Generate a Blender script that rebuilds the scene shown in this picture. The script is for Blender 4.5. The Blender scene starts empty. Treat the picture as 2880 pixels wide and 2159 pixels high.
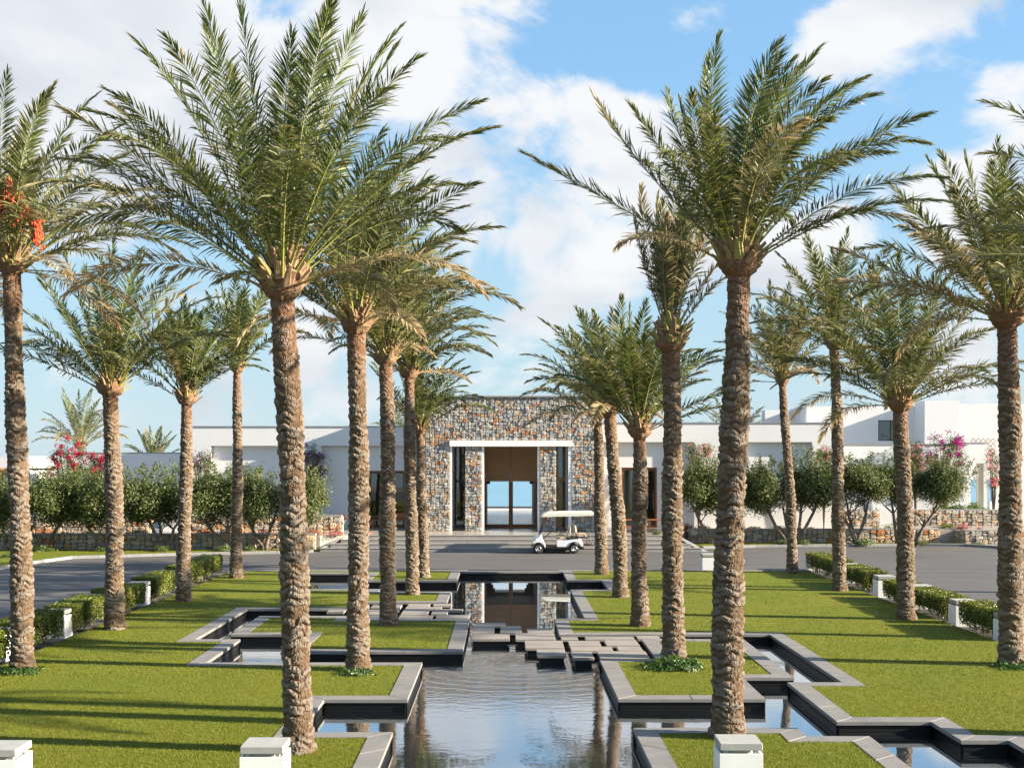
import bpy, math, random
import numpy as np
from mathutils import Vector, Matrix

# ------------------------------------------------------------------ camera, world, sun, exposure
SC = bpy.context.scene
COL = SC.collection
F, CX, HY, CAMZ = 3500.0, 1420.0, 1290.0, 4.2
cam_d = bpy.data.cameras.new('camera')
cam_d.lens = F / 2880 * 36
cam_d.sensor_width = 36
cam_d.shift_x = 20 / 2880
cam_d.shift_y = 210.5 / 2880
cam_d.clip_end = 60000
cam = bpy.data.objects.new('camera', cam_d)
cam.location = (0, 0, CAMZ)
cam.rotation_euler = (math.radians(90), 0, 0)
COL.objects.link(cam)
SC.camera = cam

SUN_EL, SUN_AZ = math.radians(19.5), math.radians(-9.0)      # azimuth from +X towards +Y
SUN_DIR = Vector((math.cos(SUN_EL) * math.cos(SUN_AZ), math.cos(SUN_EL) * math.sin(SUN_AZ), math.sin(SUN_EL)))
sun_d = bpy.data.lights.new('sun', 'SUN')
sun_d.energy = 4.8
sun_d.angle = math.radians(0.53)
sun_d.color = (1.0, 0.88, 0.71)
sun = bpy.data.objects.new('sun', sun_d)
sun.rotation_euler = SUN_DIR.to_track_quat('Z', 'Y').to_euler()
sun.location = (40, -5, 30)
COL.objects.link(sun)

SC.view_settings.view_transform = 'Standard'
SC.view_settings.look = 'None'
SC.view_settings.gamma = 1
SC.view_settings.use_curve_mapping = False
SC.view_settings.exposure = 1.9
SC.cycles.max_bounces = 8
SC.cycles.transparent_max_bounces = 8
SC.cycles.caustics_reflective = False
SC.cycles.caustics_refractive = False
SC.cycles.use_denoising = True
SC.cycles.sample_clamp_indirect = 8


class NT:
    """short-hand for wiring shader nodes"""
    def __init__(self, tree):
        self.t = tree
        tree.nodes.clear()

    def n(self, kind, **kw):
        nd = self.t.nodes.new(kind)
        for k, v in kw.items():
            if k.startswith('i_'):
                key = k[2:]
                key = int(key) if key.isdigit() else key.replace('_', ' ')
                s = nd.inputs[key]
                if hasattr(v, 'is_output') or isinstance(v, bpy.types.NodeSocket):
                    self.t.links.new(v, s)
                else:
                    s.default_value = v
            else:
                setattr(nd, k, v)
        return nd

    def link(self, a, b):
        self.t.links.new(a, b)

    def math(self, op, a, b=None, c=None, clamp=False):
        nd = self.t.nodes.new('ShaderNodeMath')
        nd.operation = op
        nd.use_clamp = clamp
        for i, v in enumerate((a, b, c)):
            if v is None:
                continue
            if isinstance(v, bpy.types.NodeSocket):
                self.t.links.new(v, nd.inputs[i])
            else:
                nd.inputs[i].default_value = v
        return nd.outputs[0]

    def mix(self, f, a, b):
        nd = self.t.nodes.new('ShaderNodeMix')
        nd.data_type = 'RGBA'
        for i, v in ((0, f), (6, a), (7, b)):
            if isinstance(v, bpy.types.NodeSocket):
                self.t.links.new(v, nd.inputs[i])
            elif i == 0:
                nd.inputs[i].default_value = v
            else:
                nd.inputs[i].default_value = (*v[:3], 1)
        return nd.outputs[2]

    def ramp(self, f, stops, interp='LINEAR'):
        nd = self.t.nodes.new('ShaderNodeValToRGB')
        nd.color_ramp.interpolation = interp
        el = nd.color_ramp.elements
        while len(el) < len(stops):
            el.new(0.5)
        for e, (p, c) in zip(el, stops):
            e.position = p
            e.color = (*c[:3], 1) if hasattr(c, '__len__') else (c, c, c, 1)
        self.t.links.new(f, nd.inputs[0])
        return nd.outputs[0]

    def mapr(self, v, a, b, c, d, smooth=False):
        nd = self.t.nodes.new('ShaderNodeMapRange')
        nd.interpolation_type = 'SMOOTHSTEP' if smooth else 'LINEAR'
        self.t.links.new(v, nd.inputs[0])
        for i, x in zip((1, 2, 3, 4), (a, b, c, d)):
            nd.inputs[i].default_value = x
        return nd.outputs[0]

    def noise(self, vec, scale, detail=4, rough=0.5, dist=0.0):
        nd = self.n('ShaderNodeTexNoise', i_Scale=scale, i_Detail=detail, i_Roughness=rough, i_Distortion=dist)
        if vec is not None:
            self.t.links.new(vec, nd.inputs['Vector'])
        return nd.outputs['Fac']

    def scale(self, vec, s):
        nd = self.n('ShaderNodeVectorMath', operation='MULTIPLY')
        self.t.links.new(vec, nd.inputs[0])
        nd.inputs[1].default_value = s
        return nd.outputs[0]


# ---- sky with clouds (everywhere on the dome, not only in view)
W = bpy.data.worlds.new('World')
SC.world = W
W.use_nodes = True
w = NT(W.node_tree)
SKY_STRENGTH = 0.08
sky = w.n('ShaderNodeTexSky', sky_type='NISHITA', sun_disc=False, sun_elevation=SUN_EL,
          sun_rotation=math.radians(90) - SUN_AZ, air_density=1.0, dust_density=0.6, ozone_density=2.2, altitude=20)
tc = w.n('ShaderNodeTexCoord').outputs['Generated']
elev = w.n('ShaderNodeSeparateXYZ', i_0=tc).outputs[2]
# thin sea haze low over the horizon, all the way round
hazec = w.n('ShaderNodeVectorMath', operation='SCALE', i_0=w.ramp(elev, [(0.0, (.155, .200, .226)), (.12, (.122, .185, .226)), (.30, (.064, .142, .226))]), i_Scale=1 / SKY_STRENGTH).outputs[0]
skycol = w.mix(w.mapr(elev, .03, .55, .90, .25, True), sky.outputs[0], hazec)


def pix_dir(px, py):
    return Vector(((px - CX) / F, 1.0, (HY - py) / F)).normalized()


# (x, y, radius, weight): banks of cloud, given as directions from the place
BANKS = [(60, 120, 640, .70), (560, 240, 450, .62), (1010, 60, 380, .52), (1330, 10, 220, .25),
         (1480, 430, 250, .36), (1730, 420, 260, .38), (1300, 560, 280, .46), (1640, 620, 350, .50), (1930, 640, 260, .45),
         (2240, 660, 260, .40), (2470, 120, 270, .46), (2620, 90, 220, .42), (2850, 320, 190, .48), (2800, 560, 260, .42),
         (2700, 1085, 190, .34), (2330, 1090, 130, .30), (850, 985, 110, .32), (160, 1040, 80, .26), (1950, 30, 120, .18),
         (560, 1180, 80, .2), (2080, 1020, 110, .22)]
dens = w.noise(w.scale(tc, (6.5, 6.5, 9.5)), 1.0, 12, .60, .25)
dens = w.math('SUBTRACT', dens, 0.5)
dens = w.math('MULTIPLY', dens, 1.9)
acc = None
for px, py, r, wt in BANKS:
    dv = pix_dir(px, py)
    dt = w.n('ShaderNodeVectorMath', operation='DOT_PRODUCT', i_0=tc, i_1=dv).outputs['Value']
    ang = r / F
    m = w.mapr(dt, math.cos(ang), 1.0, 0.0, wt, False)
    acc = m if acc is None else w.math('MAXIMUM', acc, m)
# away from these banks the same broken cloud goes on over the rest of the dome
dfront = w.n('ShaderNodeVectorMath', operation='DOT_PRODUCT', i_0=tc, i_1=pix_dir(1440, 700)).outputs['Value']
rest = w.mapr(dfront, 0.80, 0.90, 0.10, 0.0, True)
acc = w.math('MAXIMUM', acc, rest)
cov = w.math('ADD', dens, acc)
cov = w.mapr(cov, 0.12, 0.40, 0.0, 1.0, True)
sep = w.n('ShaderNodeSeparateXYZ', i_0=tc)
cov = w.math('MULTIPLY', cov, w.mapr(sep.outputs[2], -0.01, 0.06, 0.0, 1.0, True))
shade = w.noise(w.scale(tc, (3.2, 3.2, 7.0)), 1.6, 5, .5, .3)
cloudcol = w.ramp(shade, [(0.28, (.66, .69, .74)), (0.45, (.82, .84, .88)), (0.58, (.96, .96, .96))])
CLOUD_GAIN = 0.275
cloudcol = w.n('ShaderNodeVectorMath', operation='SCALE', i_0=cloudcol, i_Scale=CLOUD_GAIN / SKY_STRENGTH).outputs[0]
col = w.mix(w.math('MULTIPLY', cov, 0.93), skycol, cloudcol)
bg = w.n('ShaderNodeBackground', i_Color=col, i_Strength=SKY_STRENGTH)
w.link(bg.outputs[0], w.n('ShaderNodeOutputWorld').inputs[0])


# ------------------------------------------------------------------ helpers
def P(px, py, z=0.0):
    """the point on the level z that the photograph shows at (px, py)"""
    y = F * (CAMZ - z) / (py - HY)
    return (px - CX) / F * y, y


def XZ(px, py, y):
    return (px - CX) / F * y, CAMZ + (HY - py) / F * y


def link(o, parent=None):
    COL.objects.link(o)
    if parent is not None:
        o.parent = parent
    return o


def tag(o, label=None, cat=None, group=None, kind=None):
    if label:
        o['label'] = label
    if cat:
        o['category'] = cat
    if group:
        o['group'] = group
    if kind:
        o['kind'] = kind
    return o


def empty(name, loc=(0, 0, 0), rz=0.0, **kw):
    o = bpy.data.objects.new(name, None)
    o.empty_display_size = 0.2
    o.location = loc
    o.rotation_euler = (0, 0, rz)
    link(o)
    return tag(o, **kw)


def np_mesh(name, co, loops, sizes, mats=(), mat_idx=None, attrs=None, smooth=False):
    me = bpy.data.meshes.new(name)
    co = np.asarray(co, np.float32)
    loops = np.asarray(loops, np.int32)
    sizes = np.asarray(sizes, np.int32)
    me.vertices.add(len(co))
    me.vertices.foreach_set('co', co.ravel())
    me.loops.add(len(loops))
    me.loops.foreach_set('vertex_index', loops)
    me.polygons.add(len(sizes))
    st = np.zeros(len(sizes), np.int32)
    st[1:] = np.cumsum(sizes)[:-1]
    me.polygons.foreach_set('loop_start', st)
    if mat_idx is not None:
        me.polygons.foreach_set('material_index', np.asarray(mat_idx, np.int32))
    me.polygons.foreach_set('use_smooth', np.full(len(sizes), bool(smooth)))
    for m in mats:
        me.materials.append(m)
    for k, v in (attrs or {}).items():
        a = me.attributes.new(k, 'FLOAT', 'POINT')
        a.data.foreach_set('value', np.asarray(v, np.float32))
    me.update(calc_edges=True)
    return me


class MB:
    """collects vertices and faces of one mesh"""
    def __init__(self):
        self.v, self.f, self.m = [], [], []
        self.cur = 0

    def poly(self, pts):
        b = len(self.v)
        self.v.extend([tuple(p) for p in pts])
        self.f.append(list(range(b, b + len(pts))))
        self.m.append(self.cur)

    def box(self, x0, x1, y0, y1, z0, z1, bev=0.0):
        if bev <= 0:
            b = len(self.v)
            self.v += [(x, y, z) for z in (z0, z1) for y in (y0, y1) for x in (x0, x1)]
            for q in ((0, 2, 3, 1), (4, 5, 7, 6), (0, 1, 5, 4), (1, 3, 7, 5), (3, 2, 6, 7), (2, 0, 4, 6)):
                self.f.append([b + i for i in q])
                self.m.append(self.cur)
            return
        # chamfered along the vertical and top edges
        c = bev
        ring = lambda d, z: [(x0 + d + c, y0 + d, z), (x1 - d - c, y0 + d, z), (x1 - d, y0 + d + c, z), (x1 - d, y1 - d - c, z),
                             (x1 - d - c, y1 - d, z), (x0 + d + c, y1 - d, z), (x0 + d, y1 - d - c, z), (x0 + d, y0 + d + c, z)]
        rs = [ring(c, z0), ring(0, z0 + c), ring(0, z1 - c), ring(c, z1)]
        b = len(self.v)
        for r in rs:
            self.v += r
        for k in range(3):
            for i in range(8):
                j = (i + 1) % 8
                self.f.append([b + k * 8 + i, b + k * 8 + j, b + k * 8 + 8 + j, b + k * 8 + 8 + i])
                self.m.append(self.cur)
        self.f.append([b + 7 - i for i in range(8)])
        self.f.append([b + 24 + i for i in range(8)])
        self.m += [self.cur] * 2

    def prism(self, outline, d0, d1, axis='y'):
        """outline in the plane across the axis, extruded from d0 to d1"""
        mk = {'y': lambda a, c, d: (a, d, c), 'x': lambda a, c, d: (d, a, c), 'z': lambda a, c, d: (a, c, d)}[axis]
        n, b = len(outline), len(self.v)
        self.v += [mk(a, c, d0) for a, c in outline] + [mk(a, c, d1) for a, c in outline]
        self.f.append([b + i for i in range(n)])
        self.f.append([b + 2 * n - 1 - i for i in range(n)])
        self.m += [self.cur] * 2
        for i in range(n):
            j = (i + 1) % n
            self.f.append([b + j, b + i, b + n + i, b + n + j])
            self.m.append(self.cur)

    def tube(self, pts, r, seg=6, cap=True):
        pts = [Vector(p) for p in pts]
        rr = r if hasattr(r, '__len__') else [r] * len(pts)
        b = len(self.v)
        for i, p in enumerate(pts):
            t = (pts[min(i + 1, len(pts) - 1)] - pts[max(i - 1, 0)]).normalized()
            u = t.cross(Vector((0, 0, 1)))
            if u.length < 1e-3:
                u = t.cross(Vector((1, 0, 0)))
            u.normalize()
            v = t.cross(u)
            for k in range(seg):
                a = 2 * math.pi * k / seg
                self.v.append(tuple(p + u * (rr[i] * math.cos(a)) + v * (rr[i] * math.sin(a))))
        for i in range(len(pts) - 1):
            for k in range(seg):
                j = (k + 1) % seg
                self.f.append([b + i * seg + k, b + i * seg + j, b + (i + 1) * seg + j, b + (i + 1) * seg + k])
                self.m.append(self.cur)
        if cap:
            self.f.append([b + k for k in range(seg)][::-1])
            self.f.append([b + (len(pts) - 1) * seg + k for k in range(seg)])
            self.m += [self.cur] * 2

    def lathe(self, prof, centre, axis='z', seg=20):
        """prof: (radius, height) along the axis"""
        b = len(self.v)
        c = Vector(centre)
        for r, h in prof:
            for k in range(seg):
                a = 2 * math.pi * k / seg
                x, y = r * math.cos(a), r * math.sin(a)
                self.v.append(tuple(c + Vector((x, y, h) if axis == 'z' else (x, h, y))))
        for i in range(len(prof) - 1):
            for k in range(seg):
                j = (k + 1) % seg
                self.f.append([b + i * seg + k, b + i * seg + j, b + (i + 1) * seg + j, b + (i + 1) * seg + k])
                self.m.append(self.cur)
        self.f.append([b + k for k in range(seg)][::-1])
        self.f.append([b + (len(prof) - 1) * seg + k for k in range(seg)])
        self.m += [self.cur] * 2

    def mesh(self, name, *mats, smooth=False):
        loops = [i for f in self.f for i in f]
        return np_mesh(name, self.v, loops, [len(f) for f in self.f], mats, self.m, smooth=smooth)

    def build(self, name, mat, parent=None, smooth=False, loc=None, fix=True):
        mats = mat if isinstance(mat, (list, tuple)) else [mat]
        me = self.mesh(name, *mats, smooth=smooth)
        if fix:
            import bmesh
            bm = bmesh.new()
            bm.from_mesh(me)
            bmesh.ops.recalc_face_normals(bm, faces=bm.faces)
            bm.to_mesh(me)
            bm.free()
        o = bpy.data.objects.new(name, me)
        if loc is not None:
            o.location = loc
        return link(o, parent)


def obj(name, me, parent=None, loc=(0, 0, 0), rot=(0, 0, 0), scale=(1, 1, 1), color=None):
    o = bpy.data.objects.new(name, me)
    o.location = loc
    o.rotation_euler = rot
    o.scale = scale
    if color is not None:
        o.color = (*color, 1)
    return link(o, parent)


# ------------------------------------------------------------------ materials
def mat(name):
    m = bpy.data.materials.new(name)
    m.use_nodes = True
    return m, NT(m.node_tree)


def finish(t, color, rough=0.6, bump=None, bstr=0.3, bdist=0.02, spec=0.5, metal=0.0, **extra):
    p = t.n('ShaderNodeBsdfPrincipled')
    for k, v in (('Base Color', color), ('Roughness', rough), ('Specular IOR Level', spec), ('Metallic', metal), *extra.items()):
        if isinstance(v, bpy.types.NodeSocket):
            t.link(v, p.inputs[k])
        else:
            p.inputs[k].default_value = (*v, 1) if (hasattr(v, '__len__') and len(v) == 3) else v
    if bump is not None:
        b = t.n('ShaderNodeBump', i_Strength=bstr, i_Distance=bdist, i_Height=bump)
        t.link(b.outputs[0], p.inputs['Normal'])
    t.link(p.outputs[0], t.n('ShaderNodeOutputMaterial').inputs[0])
    return p


def opos(t):
    return t.n('ShaderNodeTexCoord').outputs['Object']


def wpos(t):
    return t.n('ShaderNodeNewGeometry').outputs['Position']


def simple(name, c, rough=0.6, var=0.12, scale=6.0, bstr=0.15, spec=0.5, metal=0.0, c2=None):
    m, t = mat(name)
    p = wpos(t)
    n1 = t.noise(p, scale, 5, .6)
    c2 = c2 or tuple(x * (1 - 2 * var) for x in c)
    colr = t.mix(t.mapr(n1, .3, .7, 0, 1), c, c2)
    finish(t, colr, rough, t.noise(p, scale * 9, 3, .6), bstr, .01, spec, metal)
    return m


# lawn
m_grass, t = mat('lawn_grass')
p = wpos(t)
g1 = t.noise(p, .35, 4, .55)
g2 = t.noise(p, 3.2, 5, .65)
g3 = t.noise(t.scale(p, (1, .45, 1)), 42, 3, .7)
c = t.mix(t.mapr(g1, .36, .64, 0, 1), (.116, .148, .010), (.158, .166, .014))
c = t.mix(t.mapr(g2, .40, .75, 0, .55), c, (.092, .120, .009))
sep = t.n('ShaderNodeSeparateXYZ', i_0=p)
stripe = t.math('SINE', t.math('MULTIPLY', t.math('ADD', sep.outputs[0], t.math('MULTIPLY', g1, 1.2)), 2.3))
c = t.mix(t.mapr(stripe, -.6, .6, 0, .22, True), c, (.104, .136, .010))
c = t.mix(t.mapr(g3, .35, .75, 0, .5), c, (.160, .162, .020))
finish(t, c, .85, t.math('ADD', t.math('MULTIPLY', g3, 1.0), t.math('MULTIPLY', g2, .8)), .9, .03, .15)

m_blade, t = mat('grass_blade')
rnd = t.n('ShaderNodeNewGeometry').outputs['Random Per Island']
c = t.ramp(rnd, [(0, (.095, .120, .008)), (.6, (.148, .152, .013)), (1, (.170, .165, .020))])
pr = finish(t, c, .6, spec=.25)
tr = t.n('ShaderNodeBsdfTranslucent', i_Color=c)
mx = t.n('ShaderNodeMixShader', i_0=.3, i_1=pr.outputs[0], i_2=tr.outputs[0])
t.link(mx.outputs[0], t.t.nodes['Material Output'].inputs[0])

# grey limestone of copings, slabs, steps, caps
def stone_mat(name, a, b, stain, rough=.62, sc=2.0):
    m, t = mat(name)
    p = wpos(t)
    info = t.n('ShaderNodeObjectInfo').outputs['Random']
    n1 = t.noise(p, sc, 6, .62, .6)
    n2 = t.noise(p, sc * 14, 4, .7)
    c = t.mix(t.mapr(n1, .32, .68, 0, 1), a, b)
    c = t.mix(t.mapr(info, 0, 1, 0, .35), c, stain)
    c = t.mix(t.mapr(n2, .52, .72, 0, .45), c, tuple(x * .6 for x in a))
    finish(t, c, rough, n2, .25, .008, .4)
    return m


m_coping = stone_mat('coping_limestone', (.235, .222, .208), (.165, .160, .155), (.255, .232, .21))
m_slab = stone_mat('stepping_limestone', (.31, .275, .24), (.235, .21, .188), (.33, .295, .26))
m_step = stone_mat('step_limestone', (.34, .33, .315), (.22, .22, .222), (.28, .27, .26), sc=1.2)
m_cap = stone_mat('cap_stone', (.40, .39, .36), (.30, .305, .295), (.36, .36, .34), .7, 5)
m_poolwall = simple('dark_pool_lining', (.009, .009, .009), .5, .2, 3, .1, .22)

m_paving, t = mat('terrace_paving')
p = wpos(t)
br = t.n('ShaderNodeTexBrick', i_Vector=p, i_Scale=1.0, i_Color1=(.40, .355, .30, 1), i_Color2=(.35, .315, .275, 1), i_Mortar=(.20, .188, .168, 1))
br.inputs['Mortar Size'].default_value = .008
br.inputs['Brick Width'].default_value = 1.2
br.inputs['Row Height'].default_value = .8
n2 = t.noise(p, 6, 5, .6)
finish(t, t.mix(t.mapr(n2, .35, .7, 0, .35), br.outputs[0], (.36, .33, .30)), t.mapr(n2, .3, .7, .16, .32), n2, .04, .01, .5)

m_asphalt, t = mat('asphalt')
p = wpos(t)
n1 = t.noise(t.scale(p, (.22, 1.3, 1)), .9, 5, .6)
n2 = t.noise(p, 60, 3, .7)
c = t.mix(t.mapr(n1, .35, .66, 0, 1), (.108, .100, .093), (.066, .063, .062))
c = t.mix(t.mapr(n2, .4, .75, 0, .5), c, (.145, .135, .125))
finish(t, c, .75, n2, .5, .006, .35)

m_kerb = simple('kerb_stone', (.27, .265, .26), .75, .15, 4, .2)
m_earth = simple('bare_earth', (.16, .105, .07), .95, .25, 5, .6, .1)
m_ground = simple('dry_ground', (.30, .25, .17), .95, .2, .5, .3, .1)

# the pool
m_water, t = mat('pool_water')
p = wpos(t)
dv = t.n('ShaderNodeVectorMath', operation='DISTANCE', i_0=p, i_1=(.26, 26.6, -.22)).outputs['Value']
ampl = t.mapr(dv, 1.0, 12.0, 1.0, .10, True)
sep = t.n('ShaderNodeSeparateXYZ', i_0=p)
calm = t.mapr(sep.outputs[1], 27.5, 30.0, 1.0, .035, True)
side = t.mapr(t.math('ABSOLUTE', t.math('SUBTRACT', sep.outputs[0], .26)), 1.9, 4.0, 1.0, .22, True)
n1 = t.noise(t.scale(p, (1.0, 1.6, 1)), 3.2, 3, .5, .6)
n2 = t.noise(t.scale(p, (1.0, 1.3, 1)), 11.0, 2, .5, .5)
ring = t.math('SINE', t.math('SUBTRACT', t.math('MULTIPLY', dv, 14.0), t.math('MULTIPLY', n1, 5.0)))
ring = t.math('MULTIPLY', ring, t.mapr(dv, .2, 4.5, .34, 0.0))
h = t.math('ADD', t.math('ADD', t.math('MULTIPLY', n1, 1.0), t.math('MULTIPLY', n2, .22)), ring)
h = t.math('MULTIPLY', t.math('MULTIPLY', h, ampl), t.math('MULTIPLY', calm, side))
pr = finish(t, (.006, .008, .009), .3, h, 1.0, .0032, .2)
bump = [n_ for n_ in t.t.nodes if n_.type == 'BUMP'][0].outputs[0]
gl = t.n('ShaderNodeBsdfGlossy', i_Color=(.88, .92, .96, 1), i_Roughness=.012, i_Normal=bump)
fr_ = t.n('ShaderNodeFresnel', i_IOR=1.6, i_Normal=bump).outputs[0]      # water film over polished black stone
mx = t.n('ShaderNodeMixShader', i_0=t.math('ADD', t.math('MULTIPLY', fr_, 1.0), .32, clamp=True), i_1=pr.outputs[0], i_2=gl.outputs[0])
t.link(mx.outputs[0], t.t.nodes['Material Output'].inputs[0])

m_sea, t = mat('sea_water')
p = wpos(t)
n1 = t.noise(t.scale(p, (.02, .10, 1)), 1.0, 6, .6)
n2 = t.noise(t.scale(p, (.25, 1.2, 1)), 1.0, 4, .6)
finish(t, t.mix(t.mapr(n1, .4, .65, 0, 1), (.085, .25, .36), (.12, .31, .41)), .28, n2, .5, .3, .5)

# plaster
m_plaster, t = mat('white_plaster')
p = wpos(t)
n1 = t.noise(t.scale(p, (1, 1, .35)), .7, 5, .6)
n2 = t.noise(p, 18, 4, .7)
finish(t, t.mix(t.mapr(n1, .35, .7, 0, .6), (.74, .735, .72), (.68, .675, .665)), .8, n2, .08, .01, .3)
m_white = simple('white_paint', (.84, .84, .83), .5, .03, 3, .04)
m_cream = simple('cream_render', (.70, .66, .53), .7, .06, 3, .05)
m_greycap = simple('grey_roof_edge', (.33, .32, .31), .8, .15, 2, .1)

# rubble stone: colour from the object (single stones) or from the face set (joined remainder)
def rubble(name, attr):
    m, t = mat(name)
    if attr:
        base = t.n('ShaderNodeVertexColor', layer_name='stone').outputs[0]
    else:
        base = t.n('ShaderNodeObjectInfo').outputs['Color']
    p = wpos(t)
    n1 = t.noise(p, 9, 6, .68, .8)
    n2 = t.noise(p, 30, 5, .7)
    hsv = t.n('ShaderNodeHueSaturation', i_Color=base, i_Value=t.mapr(n1, .28, .72, .70, 1.40))
    c = t.mix(t.mapr(n2, .56, .70, 0, .5), hsv.outputs[0], (.36, .31, .25))
    finish(t, c, .85, t.math('ADD', n1, t.math('MULTIPLY', n2, .5)), .9, .05, .25)
    return m


m_rubble = rubble('rubble_stone', False)
m_rubble_mass = rubble('rubble_stone_mass', True)
m_mortar = simple('wall_mortar', (.26, .232, .195), .95, .2, 8, .5, .1)

# wood and glass
def wood(name, a, b, axis, rough=.5):
    m, t = mat(name)
    p = wpos(t)
    s = {'x': (.6, 9, 9), 'z': (9, 9, .6)}[axis]
    n1 = t.noise(t.scale(p, s), 2.2, 5, .6, .4)
    finish(t, t.mix(t.mapr(n1, .3, .7, 0, 1), a, b), rough, n1, .15, .01, .4)
    return m


m_teak = wood('teak_wood', (.23, .105, .045), (.14, .06, .026), 'z')
m_plank = wood('door_planks', (.44, .27, .14), (.30, .175, .09), 'x', .6)
m_palewood = wood('pale_oak', (.46, .34, .18), (.36, .26, .13), 'z')
m_bench = wood('bench_wood', (.40, .15, .055), (.30, .10, .04), 'x', .45)
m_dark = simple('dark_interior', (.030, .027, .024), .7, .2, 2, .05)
m_frame = simple('dark_bronze_frame', (.07, .06, .05), .4, .1, 2, .02)

m_glass, t = mat('window_glass')
gl = t.n('ShaderNodeBsdfGlossy', i_Color=(.9, .95, 1, 1), i_Roughness=.01)
tr = t.n('ShaderNodeBsdfTransparent', i_Color=(.80, .86, .85, 1))
lw = t.n('ShaderNodeFresnel', i_IOR=1.5)
mx = t.n('ShaderNodeMixShader', i_0=t.math('ADD', lw.outputs[0], .05), i_1=tr.outputs[0], i_2=gl.outputs[0])
t.link(mx.outputs[0], t.n('ShaderNodeOutputMaterial').inputs[0])

# foliage
def leaf_mat(name, stops, rough=.45, transl=.3, spec=.4, dry=None, tcol=None):
    m, t = mat(name)
    rnd = t.n('ShaderNodeNewGeometry').outputs['Random Per Island']
    c = t.ramp(rnd, stops)
    if dry:
        d = t.n('ShaderNodeAttribute', attribute_name='dry').outputs['Fac']
        c = t.mix(t.math('MINIMUM', d, 1.0), c, dry)
    pr = finish(t, c, rough, spec=spec)
    tcl = t.n('ShaderNodeHueSaturation', i_Hue=.485, i_Saturation=1.1, i_Value=1.5, i_Color=c).outputs[0]
    trn = t.n('ShaderNodeBsdfTranslucent', i_Color=tcl)
    mx = t.n('ShaderNodeMixShader', i_0=transl, i_1=pr.outputs[0], i_2=trn.outputs[0])
    t.link(mx.outputs[0], t.t.nodes['Material Output'].inputs[0])
    return m


m_frond = leaf_mat('palm_leaflet', [(0, (.042, .066, .016)), (.5, (.070, .102, .023)), (1, (.112, .142, .038))], .45, .28, .38,
                   dry=(.44, .33, .19))
m_olive = leaf_mat('olive_leaf', [(0, (.045, .068, .014)), (.45, (.080, .110, .024)), (.8, (.135, .155, .045)), (1, (.22, .225, .10))], .5, .25)
m_hedge = leaf_mat('hedge_leaf', [(0, (.045, .085, .010)), (.5, (.110, .155, .016)), (.85, (.20, .21, .025)), (1, (.26, .15, .05))], .35, .25, .5)
m_shrub = leaf_mat('shrub_leaf', [(0, (.035, .075, .020)), (.6, (.09, .14, .035)), (1, (.20, .22, .06))], .45, .25)
m_cover = leaf_mat('ground_cover_leaf', [(0, (.02, .06, .012)), (.6, (.05, .11, .02)), (1, (.11, .17, .04))], .4, .25)
m_redleaf = leaf_mat('red_leaf', [(0, (.10, .02, .02)), (.6, (.18, .05, .04)), (1, (.22, .12, .06))], .5, .25)
m_crimson = leaf_mat('crimson_bract', [(0, (.28, .003, .030)), (1, (.46, .010, .06))], .7, .2, .1)
m_magenta = leaf_mat('magenta_bract', [(0, (.32, .012, .17)), (1, (.50, .04, .29))], .7, .2, .1)
m_purple = leaf_mat('purple_bract', [(0, (.13, .015, .13)), (1, (.24, .035, .22))], .7, .2, .1)
m_pinkfl = leaf_mat('pink_petal', [(0, (.70, .08, .16)), (1, (.80, .35, .36))], .6, .3)
m_redfl = leaf_mat('red_petal', [(0, (.50, .02, .03)), (1, (.66, .06, .08))], .6, .3)
m_twig = simple('twig_bark', (.20, .15, .11), .9, .25, 20, .5, .1)
m_olivebark = simple('olive_bark', (.26, .21, .165), .95, .3, 7, .8, .1)

m_trunk, t = mat('palm_trunk')
p = opos(t)
n1 = t.noise(t.scale(p, (1, 1, .8)), 2.0, 4, .6)
n2 = t.noise(t.scale(p, (5, 5, 1.6)), 9.0, 5, .7)
n3 = t.noise(t.scale(p, (1, 1, .25)), 34.0, 3, .7)
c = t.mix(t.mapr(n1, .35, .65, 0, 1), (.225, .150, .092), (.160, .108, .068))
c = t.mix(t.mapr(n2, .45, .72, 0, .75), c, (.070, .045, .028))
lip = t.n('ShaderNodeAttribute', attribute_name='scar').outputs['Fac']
c = t.mix(t.mapr(lip, .35, .85, 0, .9, True), c, (.275, .228, .180))  # cut lips greyer; gaps stay darker brown, crevice shade put into the colour
top = t.n('ShaderNodeAttribute', attribute_name='young').outputs['Fac']
c = t.mix(t.math('MULTIPLY', top, .55), c, (.27, .130, .070))
finish(t, c, .92, t.math('ADD', n2, n3), 1.0, .045, .12)
m_fibre, t = mat('palm_fibre')
p = opos(t)
n1 = t.noise(t.scale(p, (1, 1, 1.4)), 7, 5, .7, 1.5)
n2 = t.noise(t.scale(p, (7, 7, 1)), 9, 4, .7)
c = t.mix(t.mapr(n1, .35, .62, 0, 1), (.25, .105, .050), (.33, .225, .140))
finish(t, c, .95, t.math('ADD', n1, n2), 1.0, .05, .1)
m_stub, t = mat('cut_leaf_base')
n1 = t.noise(t.scale(opos(t), (6, 6, 1.5)), 8, 4, .6)
rnd = t.n('ShaderNodeObjectInfo').outputs['Random']
c = t.mix(t.mapr(n1, .3, .7, 0, 1), (.25, .150, .080), (.34, .235, .145))
c = t.mix(t.mapr(rnd, .62, .80, 0, .7, True), c, (.30, .30, .09))
finish(t, c, .8, n1, .6, .02, .2)
m_petiole, t = mat('palm_petiole')
d = t.n('ShaderNodeAttribute', attribute_name='dry').outputs['Fac']
n1 = t.noise(opos(t), 12, 3, .6)
c = t.mix(t.mapr(n1, .3, .7, 0, 1), (.30, .30, .075), (.22, .235, .065))
c = t.mix(t.math('MINIMUM', d, 1.0), c, (.40, .25, .13))
finish(t, c, .45, spec=.4)
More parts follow.
